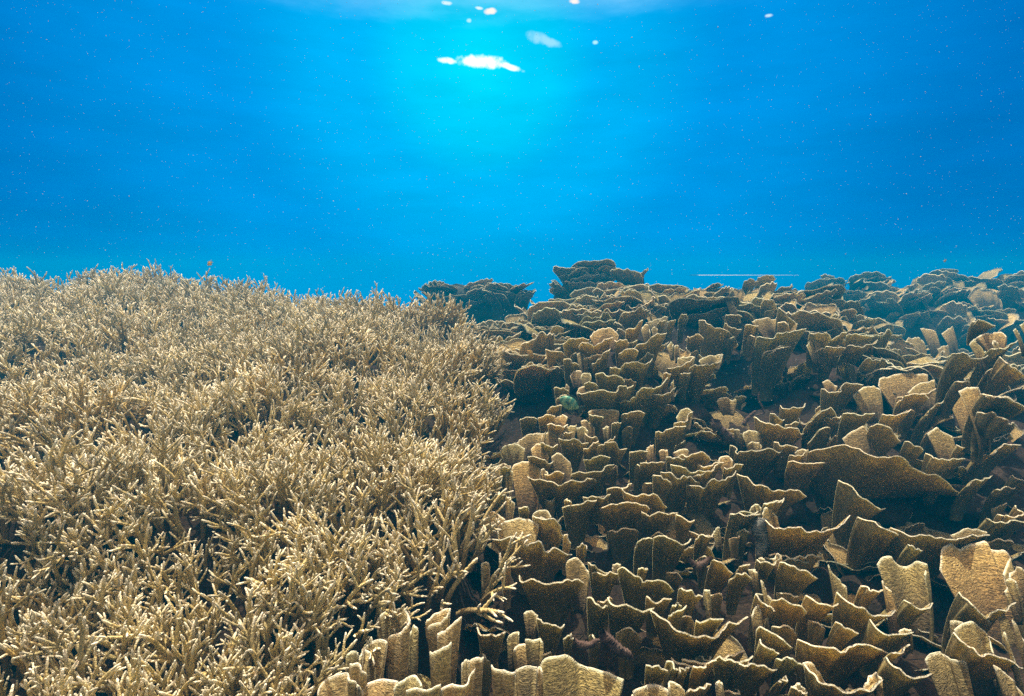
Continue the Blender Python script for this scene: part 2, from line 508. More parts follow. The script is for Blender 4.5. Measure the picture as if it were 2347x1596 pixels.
# ------------------------------------------------------------------ plates
def fnoise(n, seed, octaves=((3, 1.0), (7, .5), (15, .3), (31, .16))):
    """1-D wobble along a rim"""
    r = np.random.default_rng(seed)
    t = np.linspace(0, 1, n)
    y = np.zeros(n)
    for k, a in octaves:
        k = min(k, max(2, n // 2))
        y += a * np.interp(t, np.linspace(0, 1, k + 1), r.uniform(-1, 1, k + 1))
    return y


def plate_mesh(name, RIM, BASE, flare, th, seed, mat, ruffle=0.008, M=9, xf=0.62):
    n = len(RIM)
    vv = 1 - (1 - np.linspace(0, 1, M)) ** 1.35
    G = np.zeros((M, n, 3))
    D = RIM - BASE
    for j, v in enumerate(vv):
        G[j, :, 0] = BASE[:, 0] + D[:, 0] * (v ** xf)
        G[j, :, 1] = BASE[:, 1] + D[:, 1] * (v ** flare)
        G[j, :, 2] = BASE[:, 2] + D[:, 2] * v
    # normals
    du = np.gradient(G, axis=1)
    dv = np.gradient(G, axis=0)
    nn = np.cross(du, dv)
    nn /= np.linalg.norm(nn, axis=2, keepdims=True) + 1e-9
    r1 = fnoise(n, seed + 11, ((4, 1.0), (9, .6), (17, .3)))
    r2 = fnoise(n, seed + 12, ((5, 1.0), (11, .6)))
    rs = np.random.default_rng(seed + 13)
    tt = np.linspace(0, 1, n)
    for q in range(max(1, int(n / 14))):
        c0 = rs.uniform(.12, .88)
        r1 = r1 + rs.uniform(-1, 1) * 1.1 * np.tanh((tt - c0) * n * 0.9) * np.exp(-((tt - c0) / .16) ** 2)
    for j, v in enumerate(vv):
        G[j] += nn[j] * ((r1 * (0.25 + 0.75 * v) + r2 * (1 - v) * 0.6) * ruffle)[:, None]
    du = np.gradient(G, axis=1); dv = np.gradient(G, axis=0)
    nn = np.cross(du, dv)
    nn /= np.linalg.norm(nn, axis=2, keepdims=True) + 1e-9
    flip = -1.0 if nn[-2:, :, 2].mean() < 0 else 1.0
    nn = nn * flip                      # points to the inner (upper) face
    tj = (th * (1.5 - 0.75 * vv))[:, None, None] * 0.5
    inn = G + nn * tj
    out = G - nn * tj
    lip = G[-1] + (G[-1] - G[-2]) / (np.linalg.norm(G[-1] - G[-2], axis=1, keepdims=True) + 1e-9) * th * 0.42
    V = np.concatenate([inn.reshape(-1, 3), out.reshape(-1, 3), lip])
    w = M * n
    Fc = []
    for j in range(M - 1):
        for i in range(n - 1):
            a, b, c, d = j * n + i, j * n + i + 1, (j + 1) * n + i + 1, (j + 1) * n + i
            if flip > 0:
                Fc.append((a, b, c, d)); Fc.append((w + d, w + c, w + b, w + a))
            else:
                Fc.append((d, c, b, a)); Fc.append((w + a, w + b, w + c, w + d))
    top = (M - 1) * n
    for i in range(n - 1):
        Fc.append((top + i, top + i + 1, 2 * w + i + 1, 2 * w + i))
        Fc.append((2 * w + i, 2 * w + i + 1, w + top + i + 1, w + top + i))
        Fc.append((i, w + i, w + i + 1, i + 1))
    for j in range(M - 1):
        for i in (0, n - 1):
            a, b = j * n + i, (j + 1) * n + i
            Fc.append((a, b, w + b, w + a))
    Fc.append((top, 2 * w, w + top)); Fc.append((top + n - 1, w + top + n - 1, 2 * w + n - 1))
    # distance from rim and side edges
    dr = np.linalg.norm(G - G[-1][None], axis=2)
    e0 = np.linalg.norm(G - G[:, :1], axis=2); e1 = np.linalg.norm(G - G[:, -1:], axis=2)
    dist = np.minimum(dr, np.minimum(e0, e1) * 1.6 + 0.035 * (1 - vv[:, None]))
    rimv = np.exp(-dist / 0.0085)
    rim = np.concatenate([rimv.ravel(), rimv.ravel(), np.ones(n)])
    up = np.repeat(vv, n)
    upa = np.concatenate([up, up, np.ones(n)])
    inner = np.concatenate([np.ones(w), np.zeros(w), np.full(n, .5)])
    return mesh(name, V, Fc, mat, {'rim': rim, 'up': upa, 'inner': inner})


def resample(P, n):
    P = np.asarray(P, float)
    d = np.concatenate([[0], np.cumsum(np.linalg.norm(np.diff(P, axis=0), axis=1))])
    t = np.linspace(0, d[-1], n)
    q = np.stack([np.interp(t, d, P[:, k]) for k in range(P.shape[1])], 1)
    if n > 8:       # soften the corners a little
        q[1:-1] = 0.5 * q[1:-1] + 0.25 * (q[:-2] + q[2:])
    return q


FR = {'P1': (1100, 900, 5.2675), 'P2': (1450, 900, 5.2675), 'P3': (1100, 1200, 5.2675), 'P4': (1450, 1200, 3.99),
      'P5': (1250, 680, 4.938), 'A': (1050, 900, 2.27), 'B': (1650, 900, 2.27), 'D': (1650, 560, 3.334), 'E': (700, 1250, 3.873)}

# every plate that shows large: (frame, face seen, height, rim outline[, options])
HERO = """
P5 o 300 1005,585 1050,545 1150,520 1200,460 1290,440 1388,422
P5 o 200 820,665 880,590 895,600 1005,590 1060,620
P5 o 260 920,365 1010,350 1060,300 1115,270
P5 i 130 495,460 600,380 740,352 830,440
P5 o 150 380,570 420,520 490,510 560,545 700,490 770,475
P5 o 120 780,490 860,500 920,485 945,540
P5 o 180 200,545 270,490 400,478 495,480
P5 o 260 0,600 80,605 180,635 270,690
P5 i 200 355,660 410,640 470,700
P5 i 80 485,690 540,650 620,655
P5 o 200 530,745 580,740 640,670 735,590
P5 o 280 855,800 900,760 1000,745 1130,770 1215,720
P5 o 130 742,800 800,812 860,820
P5 o 160 565,880 650,870 690,890 800,885 900,960
P5 i 90 290,900 310,845 400,830 415,880
P5 i 110 400,920 430,870 510,870 530,910
P5 o 90 450,970 520,975 590,1000
P5 i 80 350,1100 380,1040 470,1015 510,1050
P5 o 260 340,1120 420,1090 620,1075 770,1060 850,1015 910,1008 935,1080 960,1035 1015,1025
P5 o 240 795,1190 950,1185 1020,1130 1120,1045 1250,1030 1330,980 1375,910
P5 o 340 1145,1150 1230,1115 1350,1100 1440,1060 1465,1035
P5 i 90 1410,1060 1430,990 1450,950
P5 o 260 1370,820 1450,805 1560,770 1640,735 1690,690
P5 i 60 1495,765 1495,705 1560,688 1690,680
P5 o 620 1640,815 1700,770 1800,755 1920,750 1990,690 2020,660
P5 i 70 1750,740 1745,710 1800,690 1900,665 2010,655
P5 o 250 1530,880 1600,875 1670,855
P5 o 200 1340,865 1410,870
P5 i 110 1480,1370 1540,1280 1600,1262 1665,1305
P5 o 240 1455,1430 1520,1435 1600,1395 1665,1310
P5 o 220 1250,1515 1330,1530 1400,1500 1580,1450
P5 o 160 20,1275 90,1240 190,1232
P5 i 70 50,1430 90,1370 200,1345 250,1370
P5 o 90 20,1440 80,1455 180,1455 260,1460
P5 i 220 480,1310 620,1275 740,1285 840,1305
P5 o 150 500,1340 560,1355 645,1350
P5 o 260 860,1345 960,1310 1060,1290 1120,1308
P5 o 100 755,1435 800,1430 860,1430
P5 i 140 405,1410 450,1398 500,1430 560,1500
P5 i 90 650,1500 690,1465 710,1480
P5 o 90 120,1165 180,1130 240,1105
P5 i 110 220,1040 240,990 270,1020
P5 i 110 1160,290 1260,260 1380,225
P5 o 130 1265,310 1310,275 1370,280
P5 o 120 1370,330 1400,280 1480,262
P5 i 120 1085,380 1110,330 1170,330 1190,400
P5 i 80 1200,380 1230,345 1270,365
P5 o 320 1725,270 1800,275 1900,310 1940,350 2040,375 2100,420 2150,470 2180,560
P5 o 180 2030,295 2090,350 2160,375 2222,380
P5 o 140 1510,260 1540,205 1600,205 1620,260
P5 o 170 2045,215 2170,200 2222,215
P5 o 260 1840,10 1890,5 1940,8
P5 i 150 2050,60 2110,50 2200,190
P5 o 140 1610,450 1670,465 1730,420 1780,470
P5 i 100 1380,560 1430,505 1450,560
P5 i 100 1450,570 1490,540 1520,590
P5 o 150 205,700 280,715 310,750 380,770
P5 o 90 100,1030 190,1035 250,1050
P1 o 300 590,1000 660,1040 760,1050 820,1085 960,1085 970,1050 1090,1045 1210,1055 1290,1025 1380,1030 1405,1060
P1 o 220 1100,1000 1200,970 1350,985 1440,930 1530,890 1615,865
P1 i 180 880,780 920,735 980,740 1090,850 1110,940
P1 i 420 385,930 410,870 500,835 640,825 715,880 740,1000
P1 i 300 310,1010 360,940 400,960
P1 i 130 25,1040 100,930 220,880 270,950
P1 o 160 25,1135 150,1110 260,1040
P1 i 60 225,890 290,850 360,890
P1 o 160 240,910 310,900 380,915
P1 i 200 240,700 330,635 450,635 545,680
P1 i 170 445,610 540,530 650,490 790,485
P1 i 200 735,580 760,510 850,465 960,490 1040,540
P1 o 100 730,590 800,640 880,655 945,645
P1 o 170 970,545 1050,570 1140,550 1210,590 1315,595
P1 i 150 620,680 680,620 760,630 830,780
P1 o 120 580,780 640,745 700,775 780,800 850,860 895,830
P1 i 60 735,930 780,920 830,1000
P1 o 90 790,990 870,1000 890,950 980,950 1020,990
P1 i 90 980,450 1050,410 1155,395
P1 o 70 1000,490 1050,485 1110,475
P1 i 110 1160,430 1250,415 1310,470
P1 o 110 1265,500 1320,540 1400,545 1445,620
P1 o 130 1250,675 1330,650 1415,580
P1 o 190 1415,625 1490,645 1560,605 1635,605 1680,700 1785,680
P1 o 80 1500,595 1570,580 1635,530
P1 o 130 1250,830 1330,800 1440,760 1510,770 1580,795
P1 o 170 1810,720 1880,700 2030,715
P1 i 110 2000,705 2050,650 2095,640
P1 o 320 1005,1370 1080,1390 1160,1355 1270,1305 1450,1290
P1 o 340 1465,1400 1560,1360 1700,1350 1850,1365 2010,1360 2055,1430
P1 o 130 1530,1160 1620,1135 1740,1125 1835,1105
P1 o 190 1730,1150 1790,1220 1880,1240 2000,1225 2100,1245 2190,1290 2250,1370
P1 o 90 1260,1250 1380,1250 1440,1270 1580,1240
P1 i 60 630,1500 700,1420 790,1410 870,1510
P1 o 200 625,1490 700,1530 800,1520 870,1515
P1 o 130 485,1390 520,1378 560,1372 600,1440
P1 o 210 90,1260 130,1265 220,1230 320,1230
P1 i 190 300,1240 350,1260 400,1340
P1 i 160 20,1540 90,1430 170,1430 290,1530
P1 o 140 700,290 780,280 860,275 915,290
P1 o 150 480,330 580,290 690,310
P1 o 60 1030,1290 1080,1295 1110,1340
P2 o 280 95,860 250,850 385,830
P2 i 120 320,740 350,690 425,690
P2 o 120 400,770 480,795 600,805 690,795
P2 o 130 500,770 640,775 740,745 860,735 920,770 940,840
P2 i 60 500,720 560,700 620,680 675,690 680,740
P2 o 80 780,880 850,890 960,865 1035,820
P2 o 100 470,850 600,900 720,955 830,960 905,930
P2 o 130 570,1000 700,990 850,985 980,920 1105,840
P2 o 280 345,965 440,960 530,1010 640,1020 740,1055 800,1080
P2 o 420 660,1100 740,1120 870,1145 920,1095 1060,1050 1220,1010 1250,945
P2 i 120 1030,830 1060,780 1160,765 1220,830
P2 o 150 1110,910 1170,930 1240,880 1320,850
P2 o 220 255,1005 340,1020 420,1060 480,1140
P2 o 400 1180,650 1220,650 1240,720 1300,700 1330,665 1540,675 1700,670 1760,695 1890,705
P2 i 150 1320,530 1330,490 1370,470 1450,460 1540,490 1570,560
P2 i 60 1380,640 1430,600 1520,605 1540,650
P2 o 250 1450,305 1500,320 1550,360 1650,365 1720,410 1850,440 1910,420 1960,435 2010,435 2030,500 2090,470
P2 o 220 1790,150 1860,190 1960,190 2050,175 2107,140
P2 o 110 1665,260 1720,255 1780,320 1830,330
P2 o 80 1700,595 1760,640 1860,635 1985,665
P2 o 260 1275,965 1370,1000 1460,1080 1480,1105 1640,1130 1700,1165 1850,1185 1990,1190 2107,1260
P2 o 260 105,1455 200,1480 300,1440 400,1430 530,1440
P2 o 150 1590,1335 1680,1330 1750,1305 1790,1320 1825,1280
P2 o 250 1195,1450 1280,1465 1380,1445 1450,1460 1530,1450
P2 i 70 1410,1430 1450,1360 1500,1350 1535,1400
P2 i 90 1020,110 1080,50 1150,55 1190,100 1255,90
P2 o 150 535,1460 600,1530 700,1545 740,1530
P2 i 90 1220,450 1260,440 1300,500
A o 200 385,645 470,660 500,680 530,690 545,740
P3 o 420 160,150 250,180 350,178 470,160 530,235 600,250 700,235 780,270 830,340 900,315 980,350 1060,370 1100,345
P3 i 330 205,110 220,30 300,-30 450,-60 600,-40 720,20
P3 o 200 1010,140 1050,150 1090,220
P3 i 320 1050,560 1060,460 1130,408 1190,430 1260,520 1330,590
P3 o 460 475,620 500,690 560,690 620,670 720,710 790,745 880,775 940,765 1020,735 1100,735 1160,710 1260,715
P3 o 220 1350,600 1450,605 1560,605 1660,590
P3 o 260 1660,560 1700,535 1780,560 1850,640 1870,665 1930,665 1955,715 2107,705 2240,710 2330,760
P3 i 60 1590,540 1640,485 1700,500
P3 o 90 1310,480 1390,500 1460,560 1560,580
P3 o 360 1285,910 1350,910 1400,965 1460,1010 1570,1005
P3 o 420 1530,900 1600,970 1700,985 1790,970 1900,1035 2100,1030
P3 o 230 680,1130 740,1190 840,1190 900,1240 1020,1220
P3 i 90 530,1090 570,1065 620,1060 690,1120
P3 o 110 1030,1375 1100,1345 1130,1400
P3 i 190 330,1390 400,1320 470,1310 495,1350
P3 i 170 560,1410 640,1420 740,1390 750,1450
P3 i 110 415,1530 470,1460 530,1460 600,1520
P3 o 300 240,550 300,500 380,450
P3 i 240 0,500 40,480 90,475 120,530
P3 o 230 1180,290 1230,235 1300,300
P3 o 240 1870,290 1930,200 2000,185 2080,185
P3 o 110 1915,550 1960,540 2030,560
P4 o 330 185,130 300,120 360,155 430,170 460,200 550,165
P4 o 170 580,140 650,115 745,100
P4 i 70 735,95 770,35 805,40
P4 o 190 690,440 735,310 820,335 870,410 910,440
P4 o 170 885,500 950,490 1000,455 1050,465 1080,490
P4 o 100 975,440 990,385 1030,390 1060,370
P4 i 60 1070,430 1110,420 1130,445
P4 o 190 415,610 470,590 540,610 580,660 640,670
P4 i 140 650,640 665,615 685,620
P4 o 160 120,685 190,710 260,710 345,680
P4 o 80 360,750 400,735 435,740
P4 o 140 340,870 370,810 440,795 490,755
P4 o 380 190,760 240,810 300,860 370,890 420,950 480,960 530,995 640,1010 700,1040 780,1005 870,950 910,970 1000,910 1070,880
P4 o 140 580,885 640,900 740,895 835,880
P4 o 190 1145,335 1200,355 1290,355 1350,310
P4 i 50 1290,330 1320,275 1350,300
P4 i 50 1150,330 1170,312 1200,340
P4 o 260 1350,340 1420,370 1500,395 1596,450 1650,480 1690,500
P4 o 280 1130,640 1170,700 1230,760 1290,805
P4 i 250 1160,520 1200,560 1250,700
P4 o 320 1260,705 1350,690 1410,715 1470,730 1500,770 1540,760 1590,790
P4 i 110 1065,840 1100,800 1150,740 1180,800
P4 o 220 1135,1060 1190,1120 1270,1140 1340,1190
P4 o 170 1130,1000 1160,955 1210,960 1290,1015 1370,1075 1460,1160
P4 o 110 740,1245 830,1220 940,1235 1100,1215
P4 o 280 845,1250 900,1285 1000,1290 1120,1305 1290,1320 1320,1290
P4 o 260 555,1315 640,1300 690,1280 755,1245
P4 o 220 305,1270 370,1285 420,1350
P4 o 220 425,1350 450,1325 515,1310
P4 o 220 140,1265 200,1310 320,1340
P4 i 200 0,1540 60,1500 150,1480 250,1480 330,1530 355,1580
P4 i 160 320,1500 345,1450 400,1465 490,1530
P4 o 160 490,1500 570,1510 680,1490 720,1480
P4 i 160 750,1490 780,1440 820,1470
P4 o 200 1310,1470 1370,1440 1405,1400
P4 o 200 1340,1240 1400,1225 1470,1245 1560,1310
P4 i 90 1475,1500 1500,1465 1560,1510
P4 o 90 1475,1500 1520,1540 1596,1565
B o 330 460,310 560,290 650,270 740,305 830,335 860,350 930,355 1040,430 1110,455 1190,480 1210,510 1290,540 1400,545
B o 170 360,355 400,365 480,370 555,360
B o 60 360,325 400,330 460,300
B i 25 380,320 420,295 460,300
B i 130 640,240 680,210 740,180 780,220 820,310
B o 170 625,455 680,490 730,540 760,545 800,600 860,605
B o 250 720,645 780,665 850,690 920,730 975,760
B o 150 975,790 1010,795 1050,820
B o 170 910,690 980,735 1060,750 1180,760 1290,745 1380,725
B i 40 1200,745 1260,720 1340,705 1380,730
B i 400 1140,920 1145,815 1200,785 1250,820 1290,790 1385,775 1400,820 1430,840 1470,825 1510,850 1490,900 1460,950
B i 250 815,900 830,865 890,855 940,905 970,915 1020,880 1080,890 1060,960
B o 260 215,650 270,695 345,720 420,710 500,712 560,700 640,680 690,650
B i 80 215,640 230,600 270,610 310,680
B o 90 230,575 290,570 330,555
B o 200 60,630 150,635 210,630
B o 170 465,1055 510,1100 560,1110 610,1100
B o 200 630,1040 680,1095 740,1120 800,1150 870,1160 920,1145
B i 110 555,900 600,960 645,1010
B o 120 740,1005 790,1030 850,1035
B i 120 835,985 880,1040 905,1110
B o 150 960,1080 1000,1115 1060,1120 1110,1100
B o 150 770,1175 830,1230 880,1255 940,1260 1000,1240
B i 30 930,1245 960,1230 1005,1240
B o 140 605,1195 650,1225 720,1250
B o 280 415,1290 480,1310 560,1320 620,1330 680,1320 760,1325 870,1355
B o 170 880,1370 940,1335 985,1305
B o 80 440,1420 480,1460 540,1520 640,1575 740,1560 800,1520 830,1480
B i 100 435,1410 470,1400 510,1450 560,1530
B i 60 750,1540 780,1480 815,1455 835,1490
B o 220 860,1375 910,1430 970,1460 1040,1475 1100,1460
B i 260 1065,1400 1080,1360 1150,1355 1200,1395 1280,1400
B i 180 1220,1240 1250,1205 1320,1195 1380,1240 1420,1360
B o 170 1215,1245 1280,1330 1360,1375 1500,1385 1582,1450
B i 160 1410,1420 1470,1450 1530,1500 1590,1590
B o 170 1240,1045 1310,1110 1400,1185
B o 170 1400,1160 1470,1120 1545,1100
B i 90 1510,960 1540,905 1590,930
B i 100 1480,1040 1510,970 1550,990
B o 220 1370,650 1430,680 1500,675 1600,670
B o 130 1065,325 1110,345 1180,350 1280,340
B o 110 960,250 1010,270 1060,300
B o 170 1320,320 1400,315 1480,280 1560,265
B o 70 1230,275 1270,280 1310,280
B i 130 1090,210 1130,180 1170,215 1210,230
B o 140 780,185 830,160 890,200 940,250
B o 110 1260,500 1320,465 1415,435
B o 110 1430,510 1490,490 1530,495
B o 260 1370,10 1430,15 1530,45 1600,80
B o 120 650,100 720,110 800,105
B o 90 545,130 590,135 640,130
B o 150 440,190 500,110 580,80 620,150
B i 230 1180,30 1230,0 1320,10
B o 120 845,115 920,120 1000,95
B o 90 920,50 960,15 1060,10 1090,30
B o 170 1060,130 1120,60 1180,30
B o 80 1450,640 1520,635 1590,640
B o 90 1540,590 1570,620 1600,640
B o 120 1520,430 1560,450 1600,470
B i 120 1470,1250 1500,1320 1520,1380
B i 120 1520,1190 1560,1260 1590,1330
D i 90 245,590 300,572 390,570 470,600 600,605
D o 330 285,695 380,715 450,680 540,655 650,640
D o 110 195,620 240,622 300,625
D o 140 315,450 340,420 410,430 435,490
D o 140 440,490 500,530 580,600
D o 130 680,690 750,675 830,680 850,720
D o 80 850,725 900,700 970,670
D o 80 970,690 1050,690 1170,700
D o 280 960,790 1010,775 1080,790 1140,765 1210,745
D i 40 1060,770 1130,740 1170,760
D o 250 815,785 920,790 965,795
D o 210 1165,850 1200,790 1300,785
D i 110 710,720 740,710 770,820
D i 100 665,780 690,730 730,760
D o 130 790,1100 850,1125 920,1125 980,1080 1090,1065
D i 40 780,1060 820,1035 850,1060 890,1085
D i 220 1215,1080 1230,1030 1350,1000 1460,980 1515,1000 1590,1000
D i 130 1430,1140 1480,1090 1560,1050 1640,1040
D i 170 1030,1150 1080,1100 1180,1080 1220,1120
D o 200 1370,1170 1450,1165 1500,1140 1570,1140 1640,1100
D i 110 1640,1150 1700,1095 1790,1095
D i 320 1820,1130 1880,1100 1960,1095
D o 300 2000,1145 2090,1165 2190,1165 2280,1230
D o 380 1780,835 1850,830 1920,865 2050,860
D o 340 2050,820 2120,800 2220,785 2280,740
D i 130 1905,770 1930,735 1960,730 2000,800
D i 60 2070,760 2100,735 2130,780
D i 90 1960,715 2050,680 2150,670 2185,700
D o 210 2150,870 2200,920 2324,1000
D o 120 1930,600 2000,580 2100,620
D i 160 1400,780 1440,720 1520,710 1560,760
D i 150 1530,640 1600,650 1650,670
D i 130 1690,690 1740,650 1780,630
D i 120 1660,800 1700,780 1740,775
D i 120 1540,935 1600,970 1690,950 1750,935
D i 90 1680,1010 1740,995 1770,1020
D o 210 290,250 340,240 400,240 425,260
D o 160 185,285 240,265 290,290
D i 130 2290,620 2324,600 2350,590
D i 110 2235,665 2260,650 2290,690
E i 200 635,710 670,620 740,580 850,562 905,550 935,620
E o 400 720,850 780,795 880,765 915,690 930,620
E i 320 525,930 580,870 660,838 740,870
E i 230 485,990 520,930 560,960
E i 100 370,1000 400,945 450,945 475,990
E o 190 385,1060 440,1060 480,1080 530,1160
E i 110 1065,700 1110,630 1200,590 1285,560
E o 260 1085,730 1140,700 1220,690 1250,640 1285,575
E o 320 1165,785 1230,765 1290,730 1330,660 1380,645
E o 300 1100,950 1150,960 1220,920 1300,870
E o 320 1455,1030 1510,1005 1580,1005
E i 250 1395,1060 1420,1020 1460,1030
E i 250 105,1300 140,1230 190,1185 300,1150 385,1135 430,1250
E i 200 490,1290 560,1220 680,1185 800,1215
E i 160 780,1270 840,1200 980,1150 1060,1250
E o 130 925,1275 1000,1280 1100,1270 1210,1250
E o 160 1210,1280 1290,1235 1420,1240 1490,1100
E o 110 400,1170 450,1230 500,1290
E o 220 1510,745 1570,790 1660,810 1720,790 1770,765
E o 210 1655,1070 1720,1110 1860,1130
E i 240 1830,1200 1860,1120 1940,1070 2060,1080
E i 200 2040,1130 2080,1080 2110,1120
A i 260 430,1430 440,1395 470,1375 560,1370 600,1400 680,1440 780,1455 840,1500
A i 160 905,1575 960,1540 1040,1525 1100,1550
E i 260 930,800 950,720 980,700 1010,820
"""

# the colonies the large plates belong to: centre in the photograph, tone, label
COLONIES = [
    (1455, 730, 2, 'upright brown plate coral with a notched rim, just behind the mound of stacked plates'),
    (1440, 800, 0, 'mound of golden brown stacked plates rising in the middle of the reef'),
    (1350, 880, 1, 'long straight rimmed brown plate coral right behind the green striped fish'),
    (1560, 870, 0, 'tall brown funnel coral with a flared golden cup top beside the dark hollow'),
    (1520, 960, 0, 'curled golden trumpet shaped plate coral leaning at the foot of the tall funnel coral'),
    (1650, 745, 1, 'dark brown plate coral with a long rim sloping to the right above the dark hollow'),
    (1790, 760, 0, 'broad golden vase shaped plate coral standing above the dark hollow, ridged inside face lit'),
    (1900, 850, 0, 'brown cup coral with wavy rims right of the golden vase shaped coral'),
    (2080, 880, 0, 'cluster of tall sunlit ribbed plates leaning back on the right of the reef'),
    (2270, 820, 0, 'large dark flaring funnel coral at the right edge of the reef below the blue ridge'),
    (2110, 800, 2, 'pale greenish plate coral deep in the hollow in front of the far ridge'),
    (1230, 990, 0, 'low golden plate coral with rounded sunlit fans beside the edge of the staghorn thicket'),
    (1180, 1110, 0, 'golden fan coral with large ribbed upright leaves pressed against the staghorn edge'),
    (1330, 1090, 1, 'brown plate coral with one long crinkled rim left of the nested bowl coral'),
    (1460, 1000, 1, 'small square topped brown plate coral below the trumpet shaped coral'),
    (1600, 1080, 0, 'nested bowl coral of several concentric curved plates in the centre of the reef'),
    (1770, 1060, 1, 'wide square shouldered brown plate coral right of the nested bowl coral'),
    (1830, 960, 2, 'olive brown plate coral with pointed corners and a jagged rim below the dark hollow'),
    (2060, 1060, 1, 'huge dark plate coral whose long rim slopes down to the right'),
    (2230, 1010, 0, 'crowded brown plate coral with upright columns near the right edge'),
    (1400, 1180, 1, 'brown plate coral with two broad flat topped plates side by side'),
    (1230, 1260, 3, 'pale grey rimmed plate coral with a round golden fan rising behind its rim'),
    (1290, 1350, 1, 'brown bowl shaped coral with a golden leaf curling up at its right side'),
    (1500, 1250, 1, 'dark brown plate coral with a vertical slit between its two plates'),
    (1680, 1310, 1, 'small ragged dark plate coral with fingered lobes in the shaded gap'),
    (1800, 1230, 0, 'wide smiling bowl coral with a golden ear curling at its left end'),
    (2060, 1260, 0, 'brown plate coral with a long scooped rim in front of the huge sloping plate'),
    (1480, 1360, 1, 'brown stepped plate coral with a wavy rim left of the long pointed bowl coral'),
    (1620, 1420, 0, 'long bowl coral whose rim dips deep between two pointed ends'),
    (1810, 1390, 2, 'olive brown plate coral with a saw toothed rim and ribbed outside'),
    (1960, 1380, 0, 'brown plate coral with a low scooped rim below the forked golden fan'),
    (2060, 1310, 0, 'forked golden fan coral shaped like an open glove'),
    (2230, 1310, 0, 'large ribbed golden fan coral with four blunt lobes at the lower right'),
    (1330, 1440, 1, 'dark stepped plate coral descending over the shaded rubble'),
    (1230, 1470, 0, 'small golden leafy coral with heart shaped lobes beside the rubble'),
    (1570, 1550, 0, 'brown plate coral split into three upright tiles at the bottom of the picture'),
    (1750, 1540, 0, 'wide pale rimmed plate coral at the bottom right of the three upright tiles'),
    (1910, 1550, 0, 'curled open bowl coral with both ends rolled up at the bottom edge'),
    (2080, 1530, 0, 'brown plate coral with a sharp pointed left tip beside the ribbed column'),
    (2270, 1500, 0, 'pale pointed leaf coral curling open in the lower right corner'),
    (920, 1450, 3, 'large pale rimmed golden cup coral rising in front of the staghorn'),
    (1040, 1450, 3, 'narrow pale funnel corals standing up right of the large golden cup'),
    (800, 1580, 3, 'rounded golden fan coral cut by the bottom edge, leftmost of the plate corals'),
    (960, 1590, 3, 'pair of golden fans at the bottom edge below the large golden cup'),
    (1110, 1560, 3, 'tall pale column shaped plate coral with a squared tip at the bottom edge'),
    (1290, 1570, 0, 'large ribbed golden fan with a cleft middle at the bottom edge'),
    (1150, 1470, 1, 'dark shallow plate coral with a pale crescent rim at the staghorn edge'),
    (2300, 1180, 1, 'dark brown plate coral with a flat rim cut by the right edge'),
]


def lumpy(name, r, h, seed, mat, nu=20, nv=8, amp=0.25):
    V, Fc = [], []
    for j in range(nv + 1):
        t = j / nv
        rr = r * math.cos(t * math.pi / 2) ** 0.6 if j < nv else 0.0
        z = -0.25 * h + h * 1.25 * math.sin(t * math.pi / 2)
        for i in range(nu):
            a = 2 * math.pi * i / nu
            q = Vector((math.cos(a), math.sin(a), t * 1.3 + seed * 5.1))
            k = 1 + amp * noise.fractal(q * 2.2, 0.9, 2.0, 4)
            V.append((rr * k * math.cos(a), rr * k * math.sin(a), z * (1 + 0.35 * noise.noise(q * 3.1))))
    for j in range(nv):
        for i in range(nu):
            Fc.append((j * nu + i, j * nu + (i + 1) % nu, (j + 1) * nu + (i + 1) % nu, (j + 1) * nu + i))
    return mesh(name, V, Fc, mat)


BASES = [lumpy('coral_base', 0.15, 0.07, k, MAT_BASE) for k in range(4)]


def p0E(items):
    return items[0][2][:, 0].mean() < 1125 and items[0][2][:, 1].mean() > 1380


